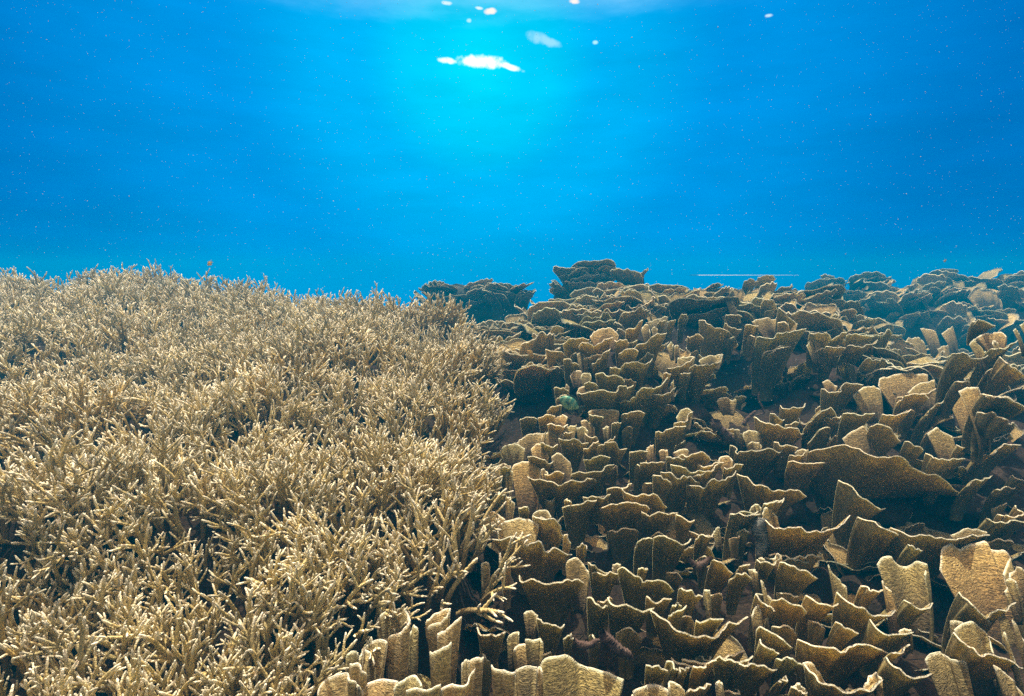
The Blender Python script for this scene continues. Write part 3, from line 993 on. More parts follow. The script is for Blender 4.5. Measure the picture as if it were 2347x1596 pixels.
def build_heroes():
    cen = []
    for (cx, cy, tone, label) in COLONIES:
        cen.append((cx, cy))
    groups = {i: [] for i in range(len(COLONIES))}
    k = 0
    for line in HERO.strip().splitlines():
        p = line.split()
        fx, fy, fs = FR[p[0]]
        kind, H = p[1], float(p[2]) / fs
        pts = [tuple(float(v) for v in q.split(',')) for q in p[3:]]
        pts = np.array([(fx + x / fs, fy + y / fs) for x, y in pts])
        m = pts.mean(0)
        ci = min(range(len(cen)), key=lambda i: (cen[i][0] - m[0]) ** 2 * 0.7 + (cen[i][1] - m[1]) ** 2 * 1.2)
        groups[ci].append((kind, H, pts, k))
        k += 1
    for ci, items in groups.items():
        if not items:
            continue
        tone, label = COLONIES[ci][2], COLONIES[ci][3]
        built = []
        for kind, H, pts, k in items:
            rnd = np.random.default_rng(1000 + k)
            mx, my = pts[:, 0].mean(), pts[:, 1].mean()
            lift = 0.0
            if ci == 3 and H > 100: lift = 0.10
            d = hit(hR, mx, my + (6 if kind == 'o' else 2), lift)
            if ci == 10: d = min(d * 1.25, 4.6)
            if p0E(items): d *= 0.96
            if ci == 9: d = 2.3 + (my - 800) * -0.003
            if kind == 'i': d *= 1.015
            wpx = np.linalg.norm(np.diff(pts, axis=0), axis=1).sum()
            W = wpx / F * d
            n = int(min(72, max(14, W / 0.0065)))
            q = resample(pts, n)
            jit = fnoise(n, 77 + k, ((6, .9), (13, .7), (27, .55), (47, .35)))
            amp = min(3.2, 1.2 + wpx * 0.012) * (1.0 if kind == 'o' else .8)
            q[:, 1] += jit * amp
            t = np.linspace(0, 1, n)
            arc = 1 - (2 * t - 1) ** 2
            span = abs(pts[-1, 0] - pts[0, 0]) / F * d
            bow = rnd.uniform(.30, .50) * (1 if kind == 'o' else -0.75)
            dep = d - bow * span * arc + fnoise(n, 5 + k, ((4, 1.0), (9, .4))) * 0.012
            if kind == 'o':
                dep = dep + bow * span * 0.5
            RIM = np.stack([ray(q[i, 0], q[i, 1]) * dep[i] for i in range(n)])
            Hw = H / F * d
            c = RIM.mean(0)
            if kind == 'o':
                lean = 0.55 * Hw + 0.02
                if 40 <= ci <= 45: lean = -0.50 * Hw
                cy_ = c[1] + lean + 0.25 * span * 0.3
            else:
                lean = -(0.62 * Hw + 0.01)
                cy_ = c[1] + lean
            bx = c[0] + rnd.uniform(-.08, .08) * Hw
            gz = ground(bx, cy_) - 0.02
            bz = c[2] - Hw
            bz = min(bz, gz)
            bz = max(bz, c[2] - Hw * 1.15 - 0.03) if (kind == 'i' or ci == 9) else max(bz, c[2] - Hw * 1.25 - 0.08)
            wf = 0.36 if span < 0.25 else 0.56
            if kind == 'i': wf = 0.48
            if 40 <= ci <= 45: wf = 0.50
            BASE = np.zeros((n, 3))
            off = RIM[:, 0] - c[0]
            BASE[:, 0] = bx + off * wf
            bb = bow * span * wf
            BASE[:, 1] = cy_ - bb * (arc - 0.5)
            BASE[:, 2] = bz
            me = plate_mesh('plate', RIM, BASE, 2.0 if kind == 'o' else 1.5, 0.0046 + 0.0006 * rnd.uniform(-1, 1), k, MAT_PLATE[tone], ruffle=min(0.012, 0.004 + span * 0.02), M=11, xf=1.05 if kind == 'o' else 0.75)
            built.append((me, bx, cy_, bz))
            if kind == 'o' and not 40 <= ci <= 45 and span > 0.05 and rnd.random() < 0.55 and wpx > 30 and ci not in (15, 16, 18):
                # a shorter plate of the same whorl, lower down in front
                for rep_ in range(1 if span < 0.2 else 2):
                    u0 = rnd.uniform(0.0, 0.35); u1 = u0 + rnd.uniform(0.45, 0.65)
                    a0, a1 = int(u0 * n), max(int(u0 * n) + 7, int(u1 * n))
                    a1 = min(a1, n); a0 = max(0, a1 - max(7, a1 - a0))
                    m_ = a1 - a0
                    drop = rnd.uniform(0.075, 0.13)
                    R2 = RIM[a0:a1].copy(); B2 = BASE[a0:a1].copy()
                    hump = np.sin(np.linspace(0.15, math.pi - 0.15, m_))
                    R2[:, 1] += rnd.uniform(0.0, 0.03) - 0.03 * hump
                    R2[:, 2] -= drop - 0.025 * hump + fnoise(m_, 60 + k + rep_, ((4, 1), (8, .6))) * 0.006
                    B2[:, 1] -= 0.05; B2[:, 2] -= 0.02
                    B2[:, 0] = B2[:, 0].mean() + (R2[:, 0] - R2[:, 0].mean()) * 0.4 + (R2[:, 0].mean() - B2[:, 0].mean()) * 0.7
                    B2[:, 2] = np.minimum(B2[:, 2], R2[:, 2].min() - 0.05)
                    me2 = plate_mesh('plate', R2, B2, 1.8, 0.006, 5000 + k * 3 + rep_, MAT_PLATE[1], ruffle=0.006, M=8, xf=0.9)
                    built.append((me2, bx, cy_, bz))
        ax = float(np.mean([b[1] for b in built])); ay = float(np.mean([b[2] for b in built]))
        az = ground(ax, ay)
        root = empty('plate_coral', (ax, ay, az))
        tag(root, label, 'coral', 'brown plate corals on the right half of the reef')
        for me, *_ in built:
            me.transform(Matrix.Translation((-ax, -ay, -az)))
            obj('plate', me, root)
        bo = obj('coral_base', BASES[ci % 4], root, (0, 0, -0.02))
        sc = 0.7 + 0.25 * min(3, len(built)) * 0.4
        bo.scale = (sc, sc, 0.8)
    return groups


build_heroes()


# ---- generic plates for the crowd behind and between
def local_plate(k):
    r = np.random.default_rng(300 + k)
    half = R(r.uniform(30, 66))
    rad = r.uniform(0.09, 0.24)
    h = r.uniform(0.11, 0.18)
    n = 26
    a = np.linspace(-half, half, n)
    t = np.linspace(0, 1, n)
    edge = 1 - np.abs(2 * t - 1) ** r.uniform(3, 8) * r.uniform(0.1, .45)
    hz = h * edge + fnoise(n, 900 + k, ((3, 1.0), (6, .8), (12, .6), (21, .4))) * 0.014
    rr = rad * (1 + 0.12 * fnoise(n, 950 + k, ((3, 1), (7, .5))))
    off = rad * 0.75
    RIM = np.stack([rr * np.sin(a), -rr * np.cos(a) * 0.8 + off * 0.6 - h * 0.15, hz], 1)
    BASE = np.stack([rad * .45 * np.sin(a), -rad * .4 * np.cos(a) + off * 0.9, np.full(n, -0.04)], 1)
    return plate_mesh('plate', RIM, BASE, r.uniform(1.7, 2.8), 0.0058, 2000 + k, MAT_PLATE[0], ruffle=0.006, M=7)


PLATES = [local_plate(k) for k in range(22)]
ORD = ['first', 'second', 'third', 'fourth', 'fifth', 'sixth', 'seventh', 'eighth', 'ninth', 'tenth', 'eleventh', 'twelfth', 'thirteenth',
       'fourteenth', 'fifteenth', 'sixteenth', 'seventeenth', 'eighteenth', 'nineteenth', 'twentieth']
TONE_P = ['golden brown', 'dark brown', 'olive brown']


def crowd_colony(X, Y, sc, tone, nplates, rnd, spread=0.17, zoff=0.0, name='plate_coral', toface=0.6):
    gz = ground(X, Y) + zoff
    root = empty(name, (X, Y, gz), 0)
    for q in range(nplates):
        o = bpy.data.objects.new('plate', PLATES[rnd.integers(len(PLATES))])
        ang = rnd.uniform(0, 2 * math.pi)
        rr = spread * math.sqrt(rnd.uniform(0, 1)) * sc
        dx, dy = rr * math.cos(ang), rr * math.sin(ang)
        # most plates open towards the light, their backs to us
        az = math.atan2(dx, -dy) * (1 - toface) + rnd.normal(0, 0.75)
        s = sc * rnd.uniform(0.65, 1.25)
        o.rotation_euler = (rnd.normal(0.0, 0.16), rnd.normal(0, 0.12), az)
        if rnd.random() < 0.10:
            o.rotation_euler = (rnd.normal(-0.1, 0.16), rnd.normal(0, 0.12), math.pi + az * 0.6)
        o.scale = (s, s, s * rnd.uniform(0.85, 1.2))
        lg = ground(X + dx, Y + dy) + zoff - gz
        o.location = (dx, dy, max(-0.06, min(0.12, lg)))
        link(o, root)
        if tone:
            o.material_slots[0].link = 'OBJECT'
            o.material_slots[0].material = MAT_PLATE[tone]
    b = obj('coral_base', BASES[rnd.integers(4)], root, (0, 0, -0.01))
    b.scale = (sc * 0.9, sc * 0.9, sc * 0.8)
    return root


def ring_row(Y, s0, s1, step):
    xs = []
    X = s0 * Y
    while X < s1 * Y:
        xs.append(X)
        X += step
    return xs


def build_crowd():
    rnd = np.random.default_rng(42)
    rows = [  # Y, s0, s1, spacing, scale, plates, words
        (2.95, -0.08, 0.97, 0.30, 0.95, 9, 'in the first row behind the stacked mound'),
        (3.30, -0.10, 0.97, 0.32, 0.95, 9, 'in the second row behind the stacked mound'),
        (3.65, -0.12, 0.97, 0.34, 0.95, 9, 'in the third row behind the stacked mound'),
        (4.00, -0.12, 0.97, 0.36, 1.0, 9, 'in the fourth row behind the stacked mound'),
        (4.40, -0.04, 0.96, 0.38, 1.0, 9, 'two rows in front of the reef crest'),
        (4.80, -0.05, 0.95, 0.40, 1.0, 9, 'one row in front of the reef crest'),
        (5.20, -0.06, 0.74, 0.42, 1.0, 8, 'along the reef crest'),
    ]
    fx = [(p[0], p[1], p[2], p[3]) for p in G3]
    for (Y, s0, s1, st, sc, npl, words) in rows:
        xs = ring_row(Y, s0, s1, st)
        cnt = 0
        for X in xs:
            x = X + rnd.uniform(-.08, .08); y = Y + rnd.uniform(-.12, .12)
            if x < seam(y) + 0.12:
                continue
            if any(((x - g[0]) ** 2 + (y - g[1]) ** 2) < (g[3] * 0.75) ** 2 for g in fx[:1]):
                continue
            tone = int(rnd.choice([0, 1, 2], p=[.35, .25, .4]))
            s = sc * rnd.uniform(0.85, 1.15)
            if bump(x, y) > 0.07 or bump(x, y + .25) > 0.12:
                s *= 0.55
            c = crowd_colony(x, y, s, tone, npl, rnd)
            if cnt < 20:
                tag(c, '%s plate coral, %s from the left %s' % (TONE_P[tone], ORD[cnt], words), 'coral', 'brown plate corals on the right half of the reef')
            cnt += 1
    # far ridge on the right, fading into the blue
    for ri, (Y, s0, s1, st, words) in enumerate([(7.0, 0.50, 0.98, 0.50, 'low on the far ridge front'),
                                               (7.6, 0.47, 0.97, 0.55, 'high on the far ridge front'),
                                               (8.3, 0.44, 0.96, 0.58, 'along the far ridge top'),
                                               (6.3, 0.60, 0.98, 0.7, 'in the far blue hollow')]):
        for cnt, X in enumerate(ring_row(Y, s0, s1, st)[:20]):
            c = crowd_colony(X + rnd.uniform(-.1, .1), Y + rnd.uniform(-.15, .15), rnd.uniform(1.2, 1.6), 2, 9 if ri < 3 else 5, rnd, spread=0.22)
            tag(c, 'hazy blue green plate coral, %s from the left, %s' % (ORD[cnt], words), 'coral', 'hazy plate corals of the far ridge')
    # low growth filling the gaps between the large plates
    for ri, (Y, s0, s1, st, words) in enumerate([(1.12, -0.10, 0.95, 0.21, 'nearest the camera'), (1.45, -0.12, 0.95, 0.22, 'below the huge sloping plate'),
                                               (1.8, -0.10, 0.95, 0.22, 'level with the nested bowl coral'),
                                               (2.15, -0.10, 0.95, 0.23, 'in front of the stacked mound'), (2.55, -0.09, 0.95, 0.23, 'around the tall funnel coral foot')]):
        cnt = 0
        for X in ring_row(Y, s0, s1, st):
            x = X + rnd.uniform(-.08, .08); y = Y + rnd.uniform(-.1, .1)
            if x < seam(y) + 0.06:
                continue
            if cnt > 19:
                continue
            tone = int(rnd.choice([0, 1]))
            if rnd.random() < 0.12:
                continue
            c = crowd_colony(x, y, rnd.uniform(0.5, 0.72), tone, 7, rnd, spread=0.24, zoff=-0.045)
            tag(c, 'low %s plate coral, %s from the left, %s' % (TONE_P[tone], ORD[cnt], words), 'coral', 'short plate corals in the gaps')
            cnt += 1


build_crowd()


# ------------------------------------------------------------------ staghorn
def tube(V, Fc, T, pts, rad, tips, ns=7, knob=0.22):
    """a knobbly limb: rings alternate in and out like rows of polyp cups"""
    base = len(V)
    n = len(pts)
    for j in range(n):
        p = Vector(pts[j])
        d = (Vector(pts[min(j + 1, n - 1)]) - Vector(pts[max(j - 1, 0)])).normalized()
        a = d.orthogonal().normalized()
        b = d.cross(a)
        for i in range(ns):
            th = 2 * math.pi * (i + 0.5 * (j % 2)) / ns
            k = 1 + (knob if (i + j) % 2 == 0 else -knob * 0.5) * (1 if j < n - 2 else 0)
            V.append(p + (a * math.cos(th) + b * math.sin(th)) * rad[j] * k)
            T.append(tips[j])
    for j in range(n - 1):
        for i in range(ns):
            Fc.append((base + j * ns + i, base + j * ns + (i + 1) % ns, base + (j + 1) * ns + (i + 1) % ns, base + (j + 1) * ns + i))
    V.append(Vector(pts[-1]) + (Vector(pts[-1]) - Vector(pts[-2])).normalized() * rad[-1] * 0.8)
    T.append(1.0)
    for i in range(ns):
        Fc.append((base + (n - 1) * ns + i, base + (n - 1) * ns + (i + 1) % ns, len(V) - 1))


def limb(rn, start, d, length, r0, r1, V, Fc, T, depth, wander=0.30):
    step = 0.0048
    n = max(5, int(length / step))
    p = Vector(start); d = Vector(d).normalized()
    bend = Vector((rn.uniform(-1, 1), rn.uniform(-1, 1), rn.uniform(0.0, 1.2))) * wander
    pts, dirs = [], []
    for j in range(n + 1):
        pts.append(p.copy()); dirs.append(d.copy())
        d = (d + bend * (1.6 / n) + Vector((rn.uniform(-1, 1), rn.uniform(-1, 1), rn.uniform(-1, 1))) * 0.05).normalized()
        p = p + d * (length / n)
    rad = [r0 + (r1 - r0) * (j / n) for j in range(n + 1)]
    rad[-1] *= 0.72
    tips = []
    for j in range(n + 1):
        dist = (n - j) * length / n
        tips.append(max(0.0, min(1.0, (1 - dist / 0.10) if dist > 0.012 else 1 - dist / 0.10)))
    tube(V, Fc, T, pts, rad, tips, ns=7 if depth == 0 else 6)
    return pts, dirs, rad


def branch_mesh(k):
    rn = random.Random(500 + k)
    V, Fc, T = [], [], []
    Lm = rn.uniform(0.115, 0.165)
    pts, dirs, rad = limb(rn, (0, 0, -0.01), (rn.uniform(-.1, .1), rn.uniform(-.1, .1), 1), Lm, 0.0055, 0.0023, V, Fc, T, 0)
    n = len(pts)
    for q in range(rn.choice([3, 4, 5, 6])):
        j = int(n * rn.uniform(0.30, 0.92))
        a = rn.uniform(0, 2 * math.pi)
        side = (dirs[j].orthogonal().normalized() * math.cos(a) + dirs[j].cross(dirs[j].orthogonal()).normalized() * math.sin(a))
        d = (dirs[j] * rn.uniform(0.8, 1.6) + side).normalized()
        ln = rn.uniform(0.022, 0.075) * (1.15 - 0.4 * j / n)
        p2, d2, r2 = limb(rn, pts[j], d, ln, rad[j] * 0.86, 0.0019, V, Fc, T, 1, 0.5)
        if ln > 0.04 and rn.random() < 0.7:
            jj = int(len(p2) * rn.uniform(.35, .7))
            a = rn.uniform(0, 2 * math.pi)
            side = d2[jj].orthogonal().normalized() * math.cos(a) + d2[jj].cross(d2[jj].orthogonal()).normalized() * math.sin(a)
            limb(rn, p2[jj], (d2[jj] + side * 0.9), rn.uniform(.014, .028), r2[jj] * .85, 0.0018, V, Fc, T, 2, 0.4)
    return mesh('branch', V, Fc, MAT_STAG[0], {'tip': T})


BRANCH = [branch_mesh(k) for k in range(18)]
TONE_S = ['tan', 'pale cream', 'golden']


def stag_colony(X, Y, sc, tone, nb, rnd, leanx=0.0, spread=0.15):
    gz = hL(X, Y) - 0.125
    root = empty('staghorn_coral', (X, Y, gz))
    fan = rnd.uniform(0.38, 0.72)
    for q in range(nb):
        o = bpy.data.objects.new('branch', BRANCH[rnd.integers(len(BRANCH))])
        ang = rnd.uniform(0, 2 * math.pi)
        u = math.sqrt(rnd.uniform(0, 1))
        dx, dy = spread * u * math.cos(ang) * sc, spread * u * math.sin(ang) * sc
        tilt = u * fan + rnd.normal(0, 0.12)
        dirv = Vector((math.cos(ang) * math.sin(tilt) + leanx + rnd.normal(0, .12), math.sin(ang) * math.sin(tilt) - 0.10 + rnd.normal(0, .12), math.cos(tilt)))
        if dirv.z < 0.6:
            dirv.z = 0.6 + 0.4 * rnd.uniform(0, 1)
        if leanx == 0.1 or X > seam(Y) - 0.2:
            dirv.x = min(dirv.x, 0.45)
        quat = dirv.to_track_quat('Z', 'Y') @ Matrix.Rotation(rnd.uniform(0, 6.28), 3, 'Z').to_quaternion()
        o.rotation_mode = 'QUATERNION'
        o.rotation_quaternion = quat
        s = sc * rnd.uniform(0.75, 1.15)
        o.scale = (s, s, s)
        lg = hL(X + dx, Y + dy) - 0.125 - gz
        o.location = (dx * 0.85, dy * 0.85, max(-.08, min(.08, lg)) + 0.05 * (1 - u * u) - 0.03)
        link(o, root)
        if tone:
            o.material_slots[0].link = 'OBJECT'
            o.material_slots[0].material = MAT_STAG[tone]
    return root


def build_stag():
    rnd = np.random.default_rng(11)
    Y = 0.78
    rows = []
    while Y < 5.1:
        st = 0.165 + 0.030 * Y
        rows.append((Y, st))
        Y += st * 0.86
    spots = []
    for (Y, st) in rows:
        X = seam(Y) - 0.06
        lim = -1.02 * Y - 0.12
        row = []
        while X > lim:
            row.append((X + rnd.uniform(-.04, .04), Y + rnd.uniform(-.05, .05), st))
            X -= st
        spots.append(row[::-1])
    total = sum(len(r) for r in spots)
    print('staghorn colonies', total)
    nr = len(spots)
    for ri, row in enumerate(spots):
        for ci, (x, y, st) in enumerate(row):
            s = x / max(y, .3)
            if y > interp(s, LC_S, LC_Y) + 0.35:
                continue
            tone = int(rnd.choice([0, 1, 2], p=[.45, .35, .2]))
            edge = (len(row) - 1 - ci) < 1
            nb = (46 if y < 1.5 else 42) if y < 2.2 else 31
            c = stag_colony(x, y, (st / 0.165) ** 0.75 * rnd.uniform(.9, 1.1) * (1.04 if y < 1.7 else 1.0), tone, nb, rnd, leanx=(0.45 if y > 1.6 else 0.1) if edge else 0.0, spread=0.125)
            where = 'from the left, %s thicket row' % ORD[ri] if ri < 20 else 'from the left, far thicket crest'
            look = 'spreading' if edge else ('dense', 'bushy', 'open')[int(rnd.integers(3))]
            tag(c, '%s %s staghorn coral, %s %s' % (look, TONE_S[tone], ORD[min(ci, 19)], where), 'coral', 'staghorn corals of the thicket on the left')


build_stag()


# ------------------------------------------------------------------ bommies behind the crest
def bommie(name, px0, px1, pyt, pyb, d, label, seed, nplates, ragged=0.2, prof=None):
    pa, pb = ray((px0 + px1) / 2, pyb) * d, ray((px0 + px1) / 2, pyt) * d
    w = (px1 - px0) / F * d
    h = pb[2] - pa[2]
    root = empty(name, tuple(pa))
    V, Fc = [], []
    nu, nv = 44, 22
    for j in range(nv + 1):
        t = j / nv
        rr = (0.46 * w) * (1.0 if t < .8 else math.sqrt(max(0, 1 - ((t - .8) / .2) ** 2)))
        for i in range(nu):
            a = 2 * math.pi * i / nu
            q = Vector((math.cos(a) * 1.2, math.sin(a) * 1.2, t * 1.5 + seed))
            k = 1 + ragged * noise.fractal(q * 2.4, 0.9, 2.0, 5)
            z = -0.3 + (h + 0.3) * t
            x = rr * k * math.cos(a)
            if prof: z = -0.3 + ((h + .3) * interp(x / w + .5, prof[0], prof[1])) * t
            V.append((x, rr * k * math.sin(a) * 0.7, z + 0.05 * h * noise.fractal(q * 5, .9, 2, 3)))
    for j in range(nv):
        for i in range(nu):
            Fc.append((j * nu + i, j * nu + (i + 1) % nu, (j + 1) * nu + (i + 1) % nu, (j + 1) * nu + i))
    obj('coral_rock', mesh('coral_rock', V, Fc, MAT_BOMMIE), root)
    rnd = np.random.default_rng(seed)
    for q in range(nplates):
        o = bpy.data.objects.new('plate', PLATES[rnd.integers(len(PLATES))])
        a = rnd.uniform(-1, 1) * math.pi * 0.5 - math.pi / 2
        t = rnd.uniform(0.45, 1.0) ** 0.6
        rr = 0.44 * w * (1 if t < .85 else .75)
        x = rr * math.cos(a)
        hh = h * (interp(x / w + .5, prof[0], prof[1]) if prof else 1)
        o.location = (x, rr * math.sin(a) * .7, hh * t - 0.11)
        s = rnd.uniform(0.8, 1.3)
        o.scale = (s, s, s)
        o.rotation_euler = (rnd.normal(0, .1), rnd.normal(0, .1), a + math.pi / 2 + rnd.normal(0, .3))
        link(o, root)
        o.material_slots[0].link = 'OBJECT'
        o.material_slots[0].material = MAT_PLATE[2 if rnd.random() < .5 else 1]
    tag(root, label, 'coral', None)
    return root


bommie('coral_bommie', 952, 1140, 650, 745, 6.6, 'low ragged blue shaded coral mass behind the far end of the staghorn thicket', 3, 26, 0.3,
       ([0, .12, .3, .6, .85, 1], [.55, .8, .95, 1.0, .92, .85]))
bommie('coral_bommie', 1125, 1212, 656, 745, 6.2, 'smooth topped dark coral block right of the ragged coral mass', 8, 14, 0.1)
bommie('coral_bommie', 1262, 1420, 622, 710, 5.9, 'tall dark tower of coral standing highest above the reef crest', 14, 20, 0.14,
       ([0, .12, .28, .5, .8, .95, 1], [.72, .80, .93, 1.0, .97, .85, .6]))
bommie('coral_bommie', 1428, 1476, 622, 690, 5.6, 'small pointed coral knob just right of the tall dark coral tower', 21, 3, 0.25)


# ------------------------------------------------------------------ rubble and dead sticks
def stick(name, path, r, mat, label, cat, d=None, lift=0.02, knob=.25):
    P = []
    for (px, py) in path:
        t = d if d else hit(ground, px, py, lift)
        P.append(ray(px, py) * t)
    P = resample(P, max(14, len(P) * 6))
    for q in P:
        q += np.array([noise.noise(Vector(q * 40)), noise.noise(Vector(q * 40 + 9)), noise.noise(Vector(q * 40 + 5))]) * 0.006
    V, Fc, T = [], [], []
    n = len(P)
    rad = [r * (1 - 0.45 * abs(2 * j / (n - 1) - .8)) * (1 + .25 * noise.noise(Vector(P[j] * 60))) for j in range(n)]
    c = P.mean(0)
    tube(V, Fc, T, [p - c for p in P], rad, [0] * n, ns=8, knob=knob)
    o = obj(name, mesh(name, V, Fc, mat), None, tuple(c))
    tag(o, label, cat)
    return o


def p3(x, y): return (1100 + x / 5.2675, 1200 + y / 5.2675)
def p2(x, y): return (1450 + x / 5.2675, 900 + y / 5.2675)
stick('coral_rubble', [p3(1480, 1310), p3(1520, 1400), p3(1590, 1490), p3(1740, 1560), p3(1830, 1620)], 0.014, MAT_RUBBLE, 'thick crusted dead branch lying in the shaded gap near the bottom', 'rubble', d=1.24)
stick('coral_rubble', [p3(1130, 1420), p3(1200, 1470), p3(1330, 1450), p3(1430, 1390)], 0.009, MAT_RUBBLE, 'dead pink branch bridging the shaded gap left of the thick dead branch', 'rubble', d=1.30)
stick('coral_rubble', [p2(1160, 380), p2(1260, 400), p2(1330, 395), p2(1390, 320), p2(1480, 225)], 0.012, MAT_RUBBLE, 'bare dead coral stick lying in the dark hollow', 'rubble', d=2.75)
stick('dead_stem', [p2(1535, 0), p2(1525, 70), p2(1560, 170), p2(1590, 250), p2(1500, 275)], 0.005, MAT_RUBBLE, 'thin pale stem hanging down the back wall of the dark hollow', 'stem', d=2.8)
stick('coral_rubble', [p2(1010, 330), p2(1030, 450), p2(1130, 520), p2(1230, 600), p2(1330, 660)], 0.022, MAT_RUBBLE, 'lumpy pink dead ridge at the foot of the tall funnel coral', 'rubble', d=2.35)
stick('coral_rubble', [(1578, 1282), (1592, 1300), (1612, 1290), (1632, 1278)], 0.010, MAT_RUBBLE, 'short pink crusted stub right of the slit plate coral', 'rubble', d=1.62)
stick('coral_rubble', [(1745, 1190), (1740, 1215), (1752, 1245), (1738, 1272)], 0.022, rock_material('bleached_rock', (0.2, 0.21, 0.19), (0.34, 0.35, 0.31), (0.45, 0.45, 0.4), 30, .006), 'upright patch of bleached pale rock left of the smiling bowl coral', 'rubble', d=1.75)


# ------------------------------------------------------------------ fish
def fish_material(name, back, belly, stripe=None):
    m, t, b = pbsdf(name, 0.45)
    L = t.links.new
    tc = N(t, 'ShaderNodeTexCoord')
    sp_ = N(t, 'ShaderNodeSeparateXYZ'); L(tc.outputs['Object'], sp_.inputs[0])
    mr = N(t, 'ShaderNodeMapRange', inp={'From Min': -0.3, 'From Max': 0.3, 'To Min': 0, 'To Max': 1}); L(sp_.outputs['Z'], mr.inputs[0])
    r = ramp(t, [(0.0, belly), (0.5, tuple((a + c) / 2 for a, c in zip(back, belly))), (1.0, back)]); L(mr.outputs[0], r.inputs[0])
    acc = r.outputs[0]
    if stripe:
        w = N(t, 'ShaderNodeTexWave', inp={'Scale': 1.55, 'Distortion': 0.8, 'Detail': 1.0}); L(tc.outputs['Object'], w.inputs['Vector'])
        rr = ramp(t, [(0.55, 0.0), (0.85, 0.75)]); L(w.outputs[0], rr.inputs[0])
        mx = N(t, 'ShaderNodeMix', data_type='RGBA'); mx.inputs[7].default_value = (*stripe, 1)
        L(rr.outputs[0], mx.inputs[0]); L(acc, mx.inputs[6]); acc = mx.outputs[2]
    L(acc, b.inputs['Base Color'])
    return m


def make_fish(label, loc, length, yaw, roll, mat, fin_mat, eye=True):
    """damselfish shape, unit length, nose towards -X, then scaled"""
    root = empty('fish', loc)
    root.rotation_euler = (0, roll, yaw)
    root.scale = (length,) * 3
    xs = [-.50, -.47, -.42, -.34, -.24, -.12, .0, .12, .22, .30, .36]
    hh = [.01, .055, .11, .18, .235, .27, .27, .23, .15, .08, .06]
    zz = [-.02, -.015, -.005, 0, 0, 0, 0, 0, 0, .0, .0]
    V, Fc = [], []
    ns = 16
    for x, h, z in zip(xs, hh, zz):
        w = h * 0.40
        for i in range(ns):
            a = 2 * math.pi * i / ns
            V.append((x, w * math.cos(a), z + h * math.sin(a)))
    for j in range(len(xs) - 1):
        for i in range(ns):
            Fc.append((j * ns + i, j * ns + (i + 1) % ns, (j + 1) * ns + (i + 1) % ns, (j + 1) * ns + i))
    Fc.append(tuple(range(ns))[::-1]); Fc.append(tuple((len(xs) - 1) * ns + i for i in range(ns)))
    obj('body', mesh('body', V, Fc, mat), root)

    def fin(name, out, th=0.008, y=0.0, sweep=0.0):
        n = len(out)
        V = [(x, y - th + sweep * abs(z), z) for x, z in out] + [(x, y + th + sweep * abs(z), z) for x, z in out]
        Fc = [tuple(range(n)), tuple(range(2 * n - 1, n - 1, -1))] + [(i, (i + 1) % n, n + (i + 1) % n, n + i) for i in range(n)]
        obj(name, mesh(name, V, Fc, fin_mat, smooth=False), root)
    fin('tail_fin', [(.34, .05), (.42, .12), (.52, .21), (.56, .20), (.50, .10), (.47, 0), (.50, -.10), (.56, -.20), (.52, -.21), (.42, -.12), (.34, -.05)])
    fin('dorsal_fin', [(-.25, .22), (-.20, .30), (-.08, .34), (.05, .335), (.18, .31), (.27, .24), (.28, .10), (.1, .20), (-.1, .24)])
    fin('anal_fin', [(.0, -.25), (.04, -.31), (.14, -.34), (.23, -.27), (.27, -.10), (.15, -.18)])
    fin('pelvic_fin', [(-.16, -.23), (-.10, -.35), (-.05, -.36), (-.06, -.25)])
    for s in (-1, 1):
        V = [(-.20, s * .10, .03), (-.06, s * .17, .06), (-.03, s * .175, -.02), (-.10, s * .14, -.07), (-.20, s * .10, -.03)]
        V = V + [(x, y + s * .008, z) for x, y, z in V]
        Fc = [(0, 1, 2, 3, 4), (9, 8, 7, 6, 5)] + [(i, (i + 1) % 5, 5 + (i + 1) % 5, 5 + i) for i in range(5)]
        obj('pectoral_fin', mesh('pectoral_fin', V, Fc, fin_mat, smooth=False), root)
        V, Fc = [], []
        for j in range(5):
            for i in range(10):
                a = 2 * math.pi * i / 10
                rr = .020 * math.cos(j / 4 * math.pi / 2)
                V.append((-.385 + rr * math.cos(a), s * (.052 + .018 * math.sin(j / 4 * math.pi / 2)), .035 + rr * math.sin(a)))
        for j in range(4):
            for i in range(10):
                Fc.append((j * 10 + i, j * 10 + (i + 1) % 10, (j + 1) * 10 + (i + 1) % 10, (j + 1) * 10 + i))
        obj('eye', mesh('eye', V, Fc, MAT_EYE), root)
    tag(root, label, 'fish')
    return root


MAT_EYE, _t, _b = pbsdf('fish_eye', 0.2)
_b.inputs['Base Color'].default_value = (0.01, 0.01, 0.012, 1)
g1 = fish_material('green_striped_fish', (0.05, 0.33, 0.27), (0.26, 0.42, 0.24), (0.42, 0.62, 0.34))
g2 = fish_material('green_fish_fin', (0.05, 0.10, 0.09), (0.07, 0.11, 0.10))
y1 = fish_material('yellow_fish', (0.75, 0.45, 0.10), (0.80, 0.55, 0.22))
y2 = fish_material('yellow_fish_fin', (0.70, 0.45, 0.12), (0.75, 0.50, 0.2))
make_fish('green fish with pale upright stripes hovering left of the long straight plate coral', tuple(ray(1308, 926) * 2.15), 0.096, R(-8), R(28), g1, g2)
make_fish('small orange yellow fish swimming low over the shaded plates right of the staghorn edge', tuple(ray(1214, 808) * 2.5), 0.038, R(170), R(-38), y1, y2)
make_fish('tiny yellow fish swimming above the crest of the staghorn thicket in open water', tuple(ray(481, 604) * 3.4), 0.040, R(60), R(-35), y1, y2)
make_fish('tiny yellow fish hovering above the far ridge on the right', tuple(ray(2166, 598) * 6.2), 0.05, R(20), R(-25), y1, y2)


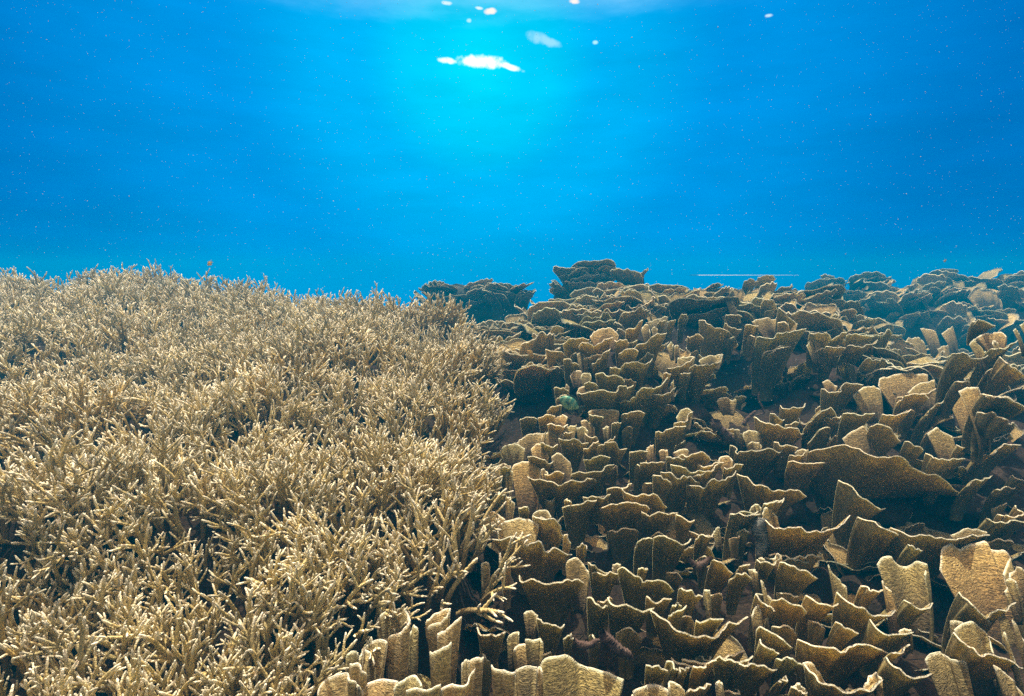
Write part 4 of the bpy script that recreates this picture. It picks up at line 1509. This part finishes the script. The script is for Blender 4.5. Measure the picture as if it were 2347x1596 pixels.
# ------------------------------------------------------------------ bright glare line on the horizon, built as a pale strip
def build_horizon_strip():
    V, Fc = [], []
    n = 40
    for i in range(n + 1):
        t = i / n
        px = 1600 + (1830 - 1600) * t
        b = ray(px, 631) * 10.5
        w = 0.004 * (1 - t) ** 0.8 + 0.001
        for k, (dy, dz) in enumerate([(-.04, -w), (0, w), (.5, w), (.55, -w)]):
            V.append((b[0], b[1] + dy, b[2] + dz))
    for i in range(n):
        for k in range(3):
            a = i * 4 + k
            Fc.append((a, a + 4, a + 5, a + 1))
    m, t, bb = pbsdf('pale_strip', 0.9)
    bb.inputs['Base Color'].default_value = (0.30, 0.36, 0.38, 1)
    o = obj('horizon_strip', mesh('horizon_strip', V, Fc, m))
    tag(o, 'thin pale strip on the horizon just behind the reef crest', kind='structure')


build_horizon_strip()


# ------------------------------------------------------------------ drifting specks in the water
def build_specks():
    V, Fc = [], []
    rnd = np.random.default_rng(99)
    for q in range(12000):
        d = rnd.uniform(0.35, 1.0) ** 0.5 * 3.4
        px, py = rnd.uniform(-150, 2500), rnd.uniform(-100, 1700)
        p = ray(px, py) * d
        if p[2] < ground(p[0], p[1]) + 0.12:
            continue
        r = 0.00042 * d * rnd.uniform(0.5, 1.3) * (1.9 if rnd.random() < 0.05 else 1)
        b = len(V)
        ax = rnd.uniform(.6, 1.6, 3)
        for v in ((1, 0, 0), (-1, 0, 0), (0, 1, 0), (0, -1, 0), (0, 0, 1), (0, 0, -1)):
            V.append((p[0] + v[0] * r * ax[0], p[1] + v[1] * r * ax[1], p[2] + v[2] * r * ax[2]))
        for f in ((0, 2, 4), (2, 1, 4), (1, 3, 4), (3, 0, 4), (2, 0, 5), (1, 2, 5), (3, 1, 5), (0, 3, 5)):
            Fc.append(tuple(b + i for i in f))
    m, t, bb = pbsdf('drifting_particle', 0.9)
    bb.inputs['Base Color'].default_value = (0.5, 0.56, 0.56, 1)
    o = obj('drifting_particles', mesh('drifting_particles', V, Fc, m, smooth=False))
    tag(o, 'fine pale particles drifting in the water in front of the reef', kind='stuff')


build_specks()


# ------------------------------------------------------------------ haze: the water itself
def build_haze():
    x0, x1, y0, y1, z0, z1 = -17, 17, -3, 21, -3.0, 0.45
    V = [(x, y, z) for z in (z0, z1) for y in (y0, y1) for x in (x0, x1)]
    Fc = [(0, 2, 3, 1), (4, 5, 7, 6), (0, 1, 5, 4), (2, 6, 7, 3), (0, 4, 6, 2), (1, 3, 7, 5)]
    m = bpy.data.materials.new('hazy_water')
    m.use_nodes = True
    t = m.node_tree
    t.nodes.clear()
    v = N(t, 'ShaderNodeVolumePrincipled')
    v.inputs['Color'].default_value = (0.0, 0.41, 0.76, 1)
    v.inputs['Density'].default_value = 0.040
    v.inputs['Anisotropy'].default_value = 0.3
    o_ = N(t, 'ShaderNodeOutputMaterial')
    t.links.new(v.outputs[0], o_.inputs['Volume'])
    o = obj('haze', mesh('haze', V, Fc, m, smooth=False))
    tag(o, 'clear blue water filling the space over the reef and fading the far corals', kind='stuff')


build_haze()
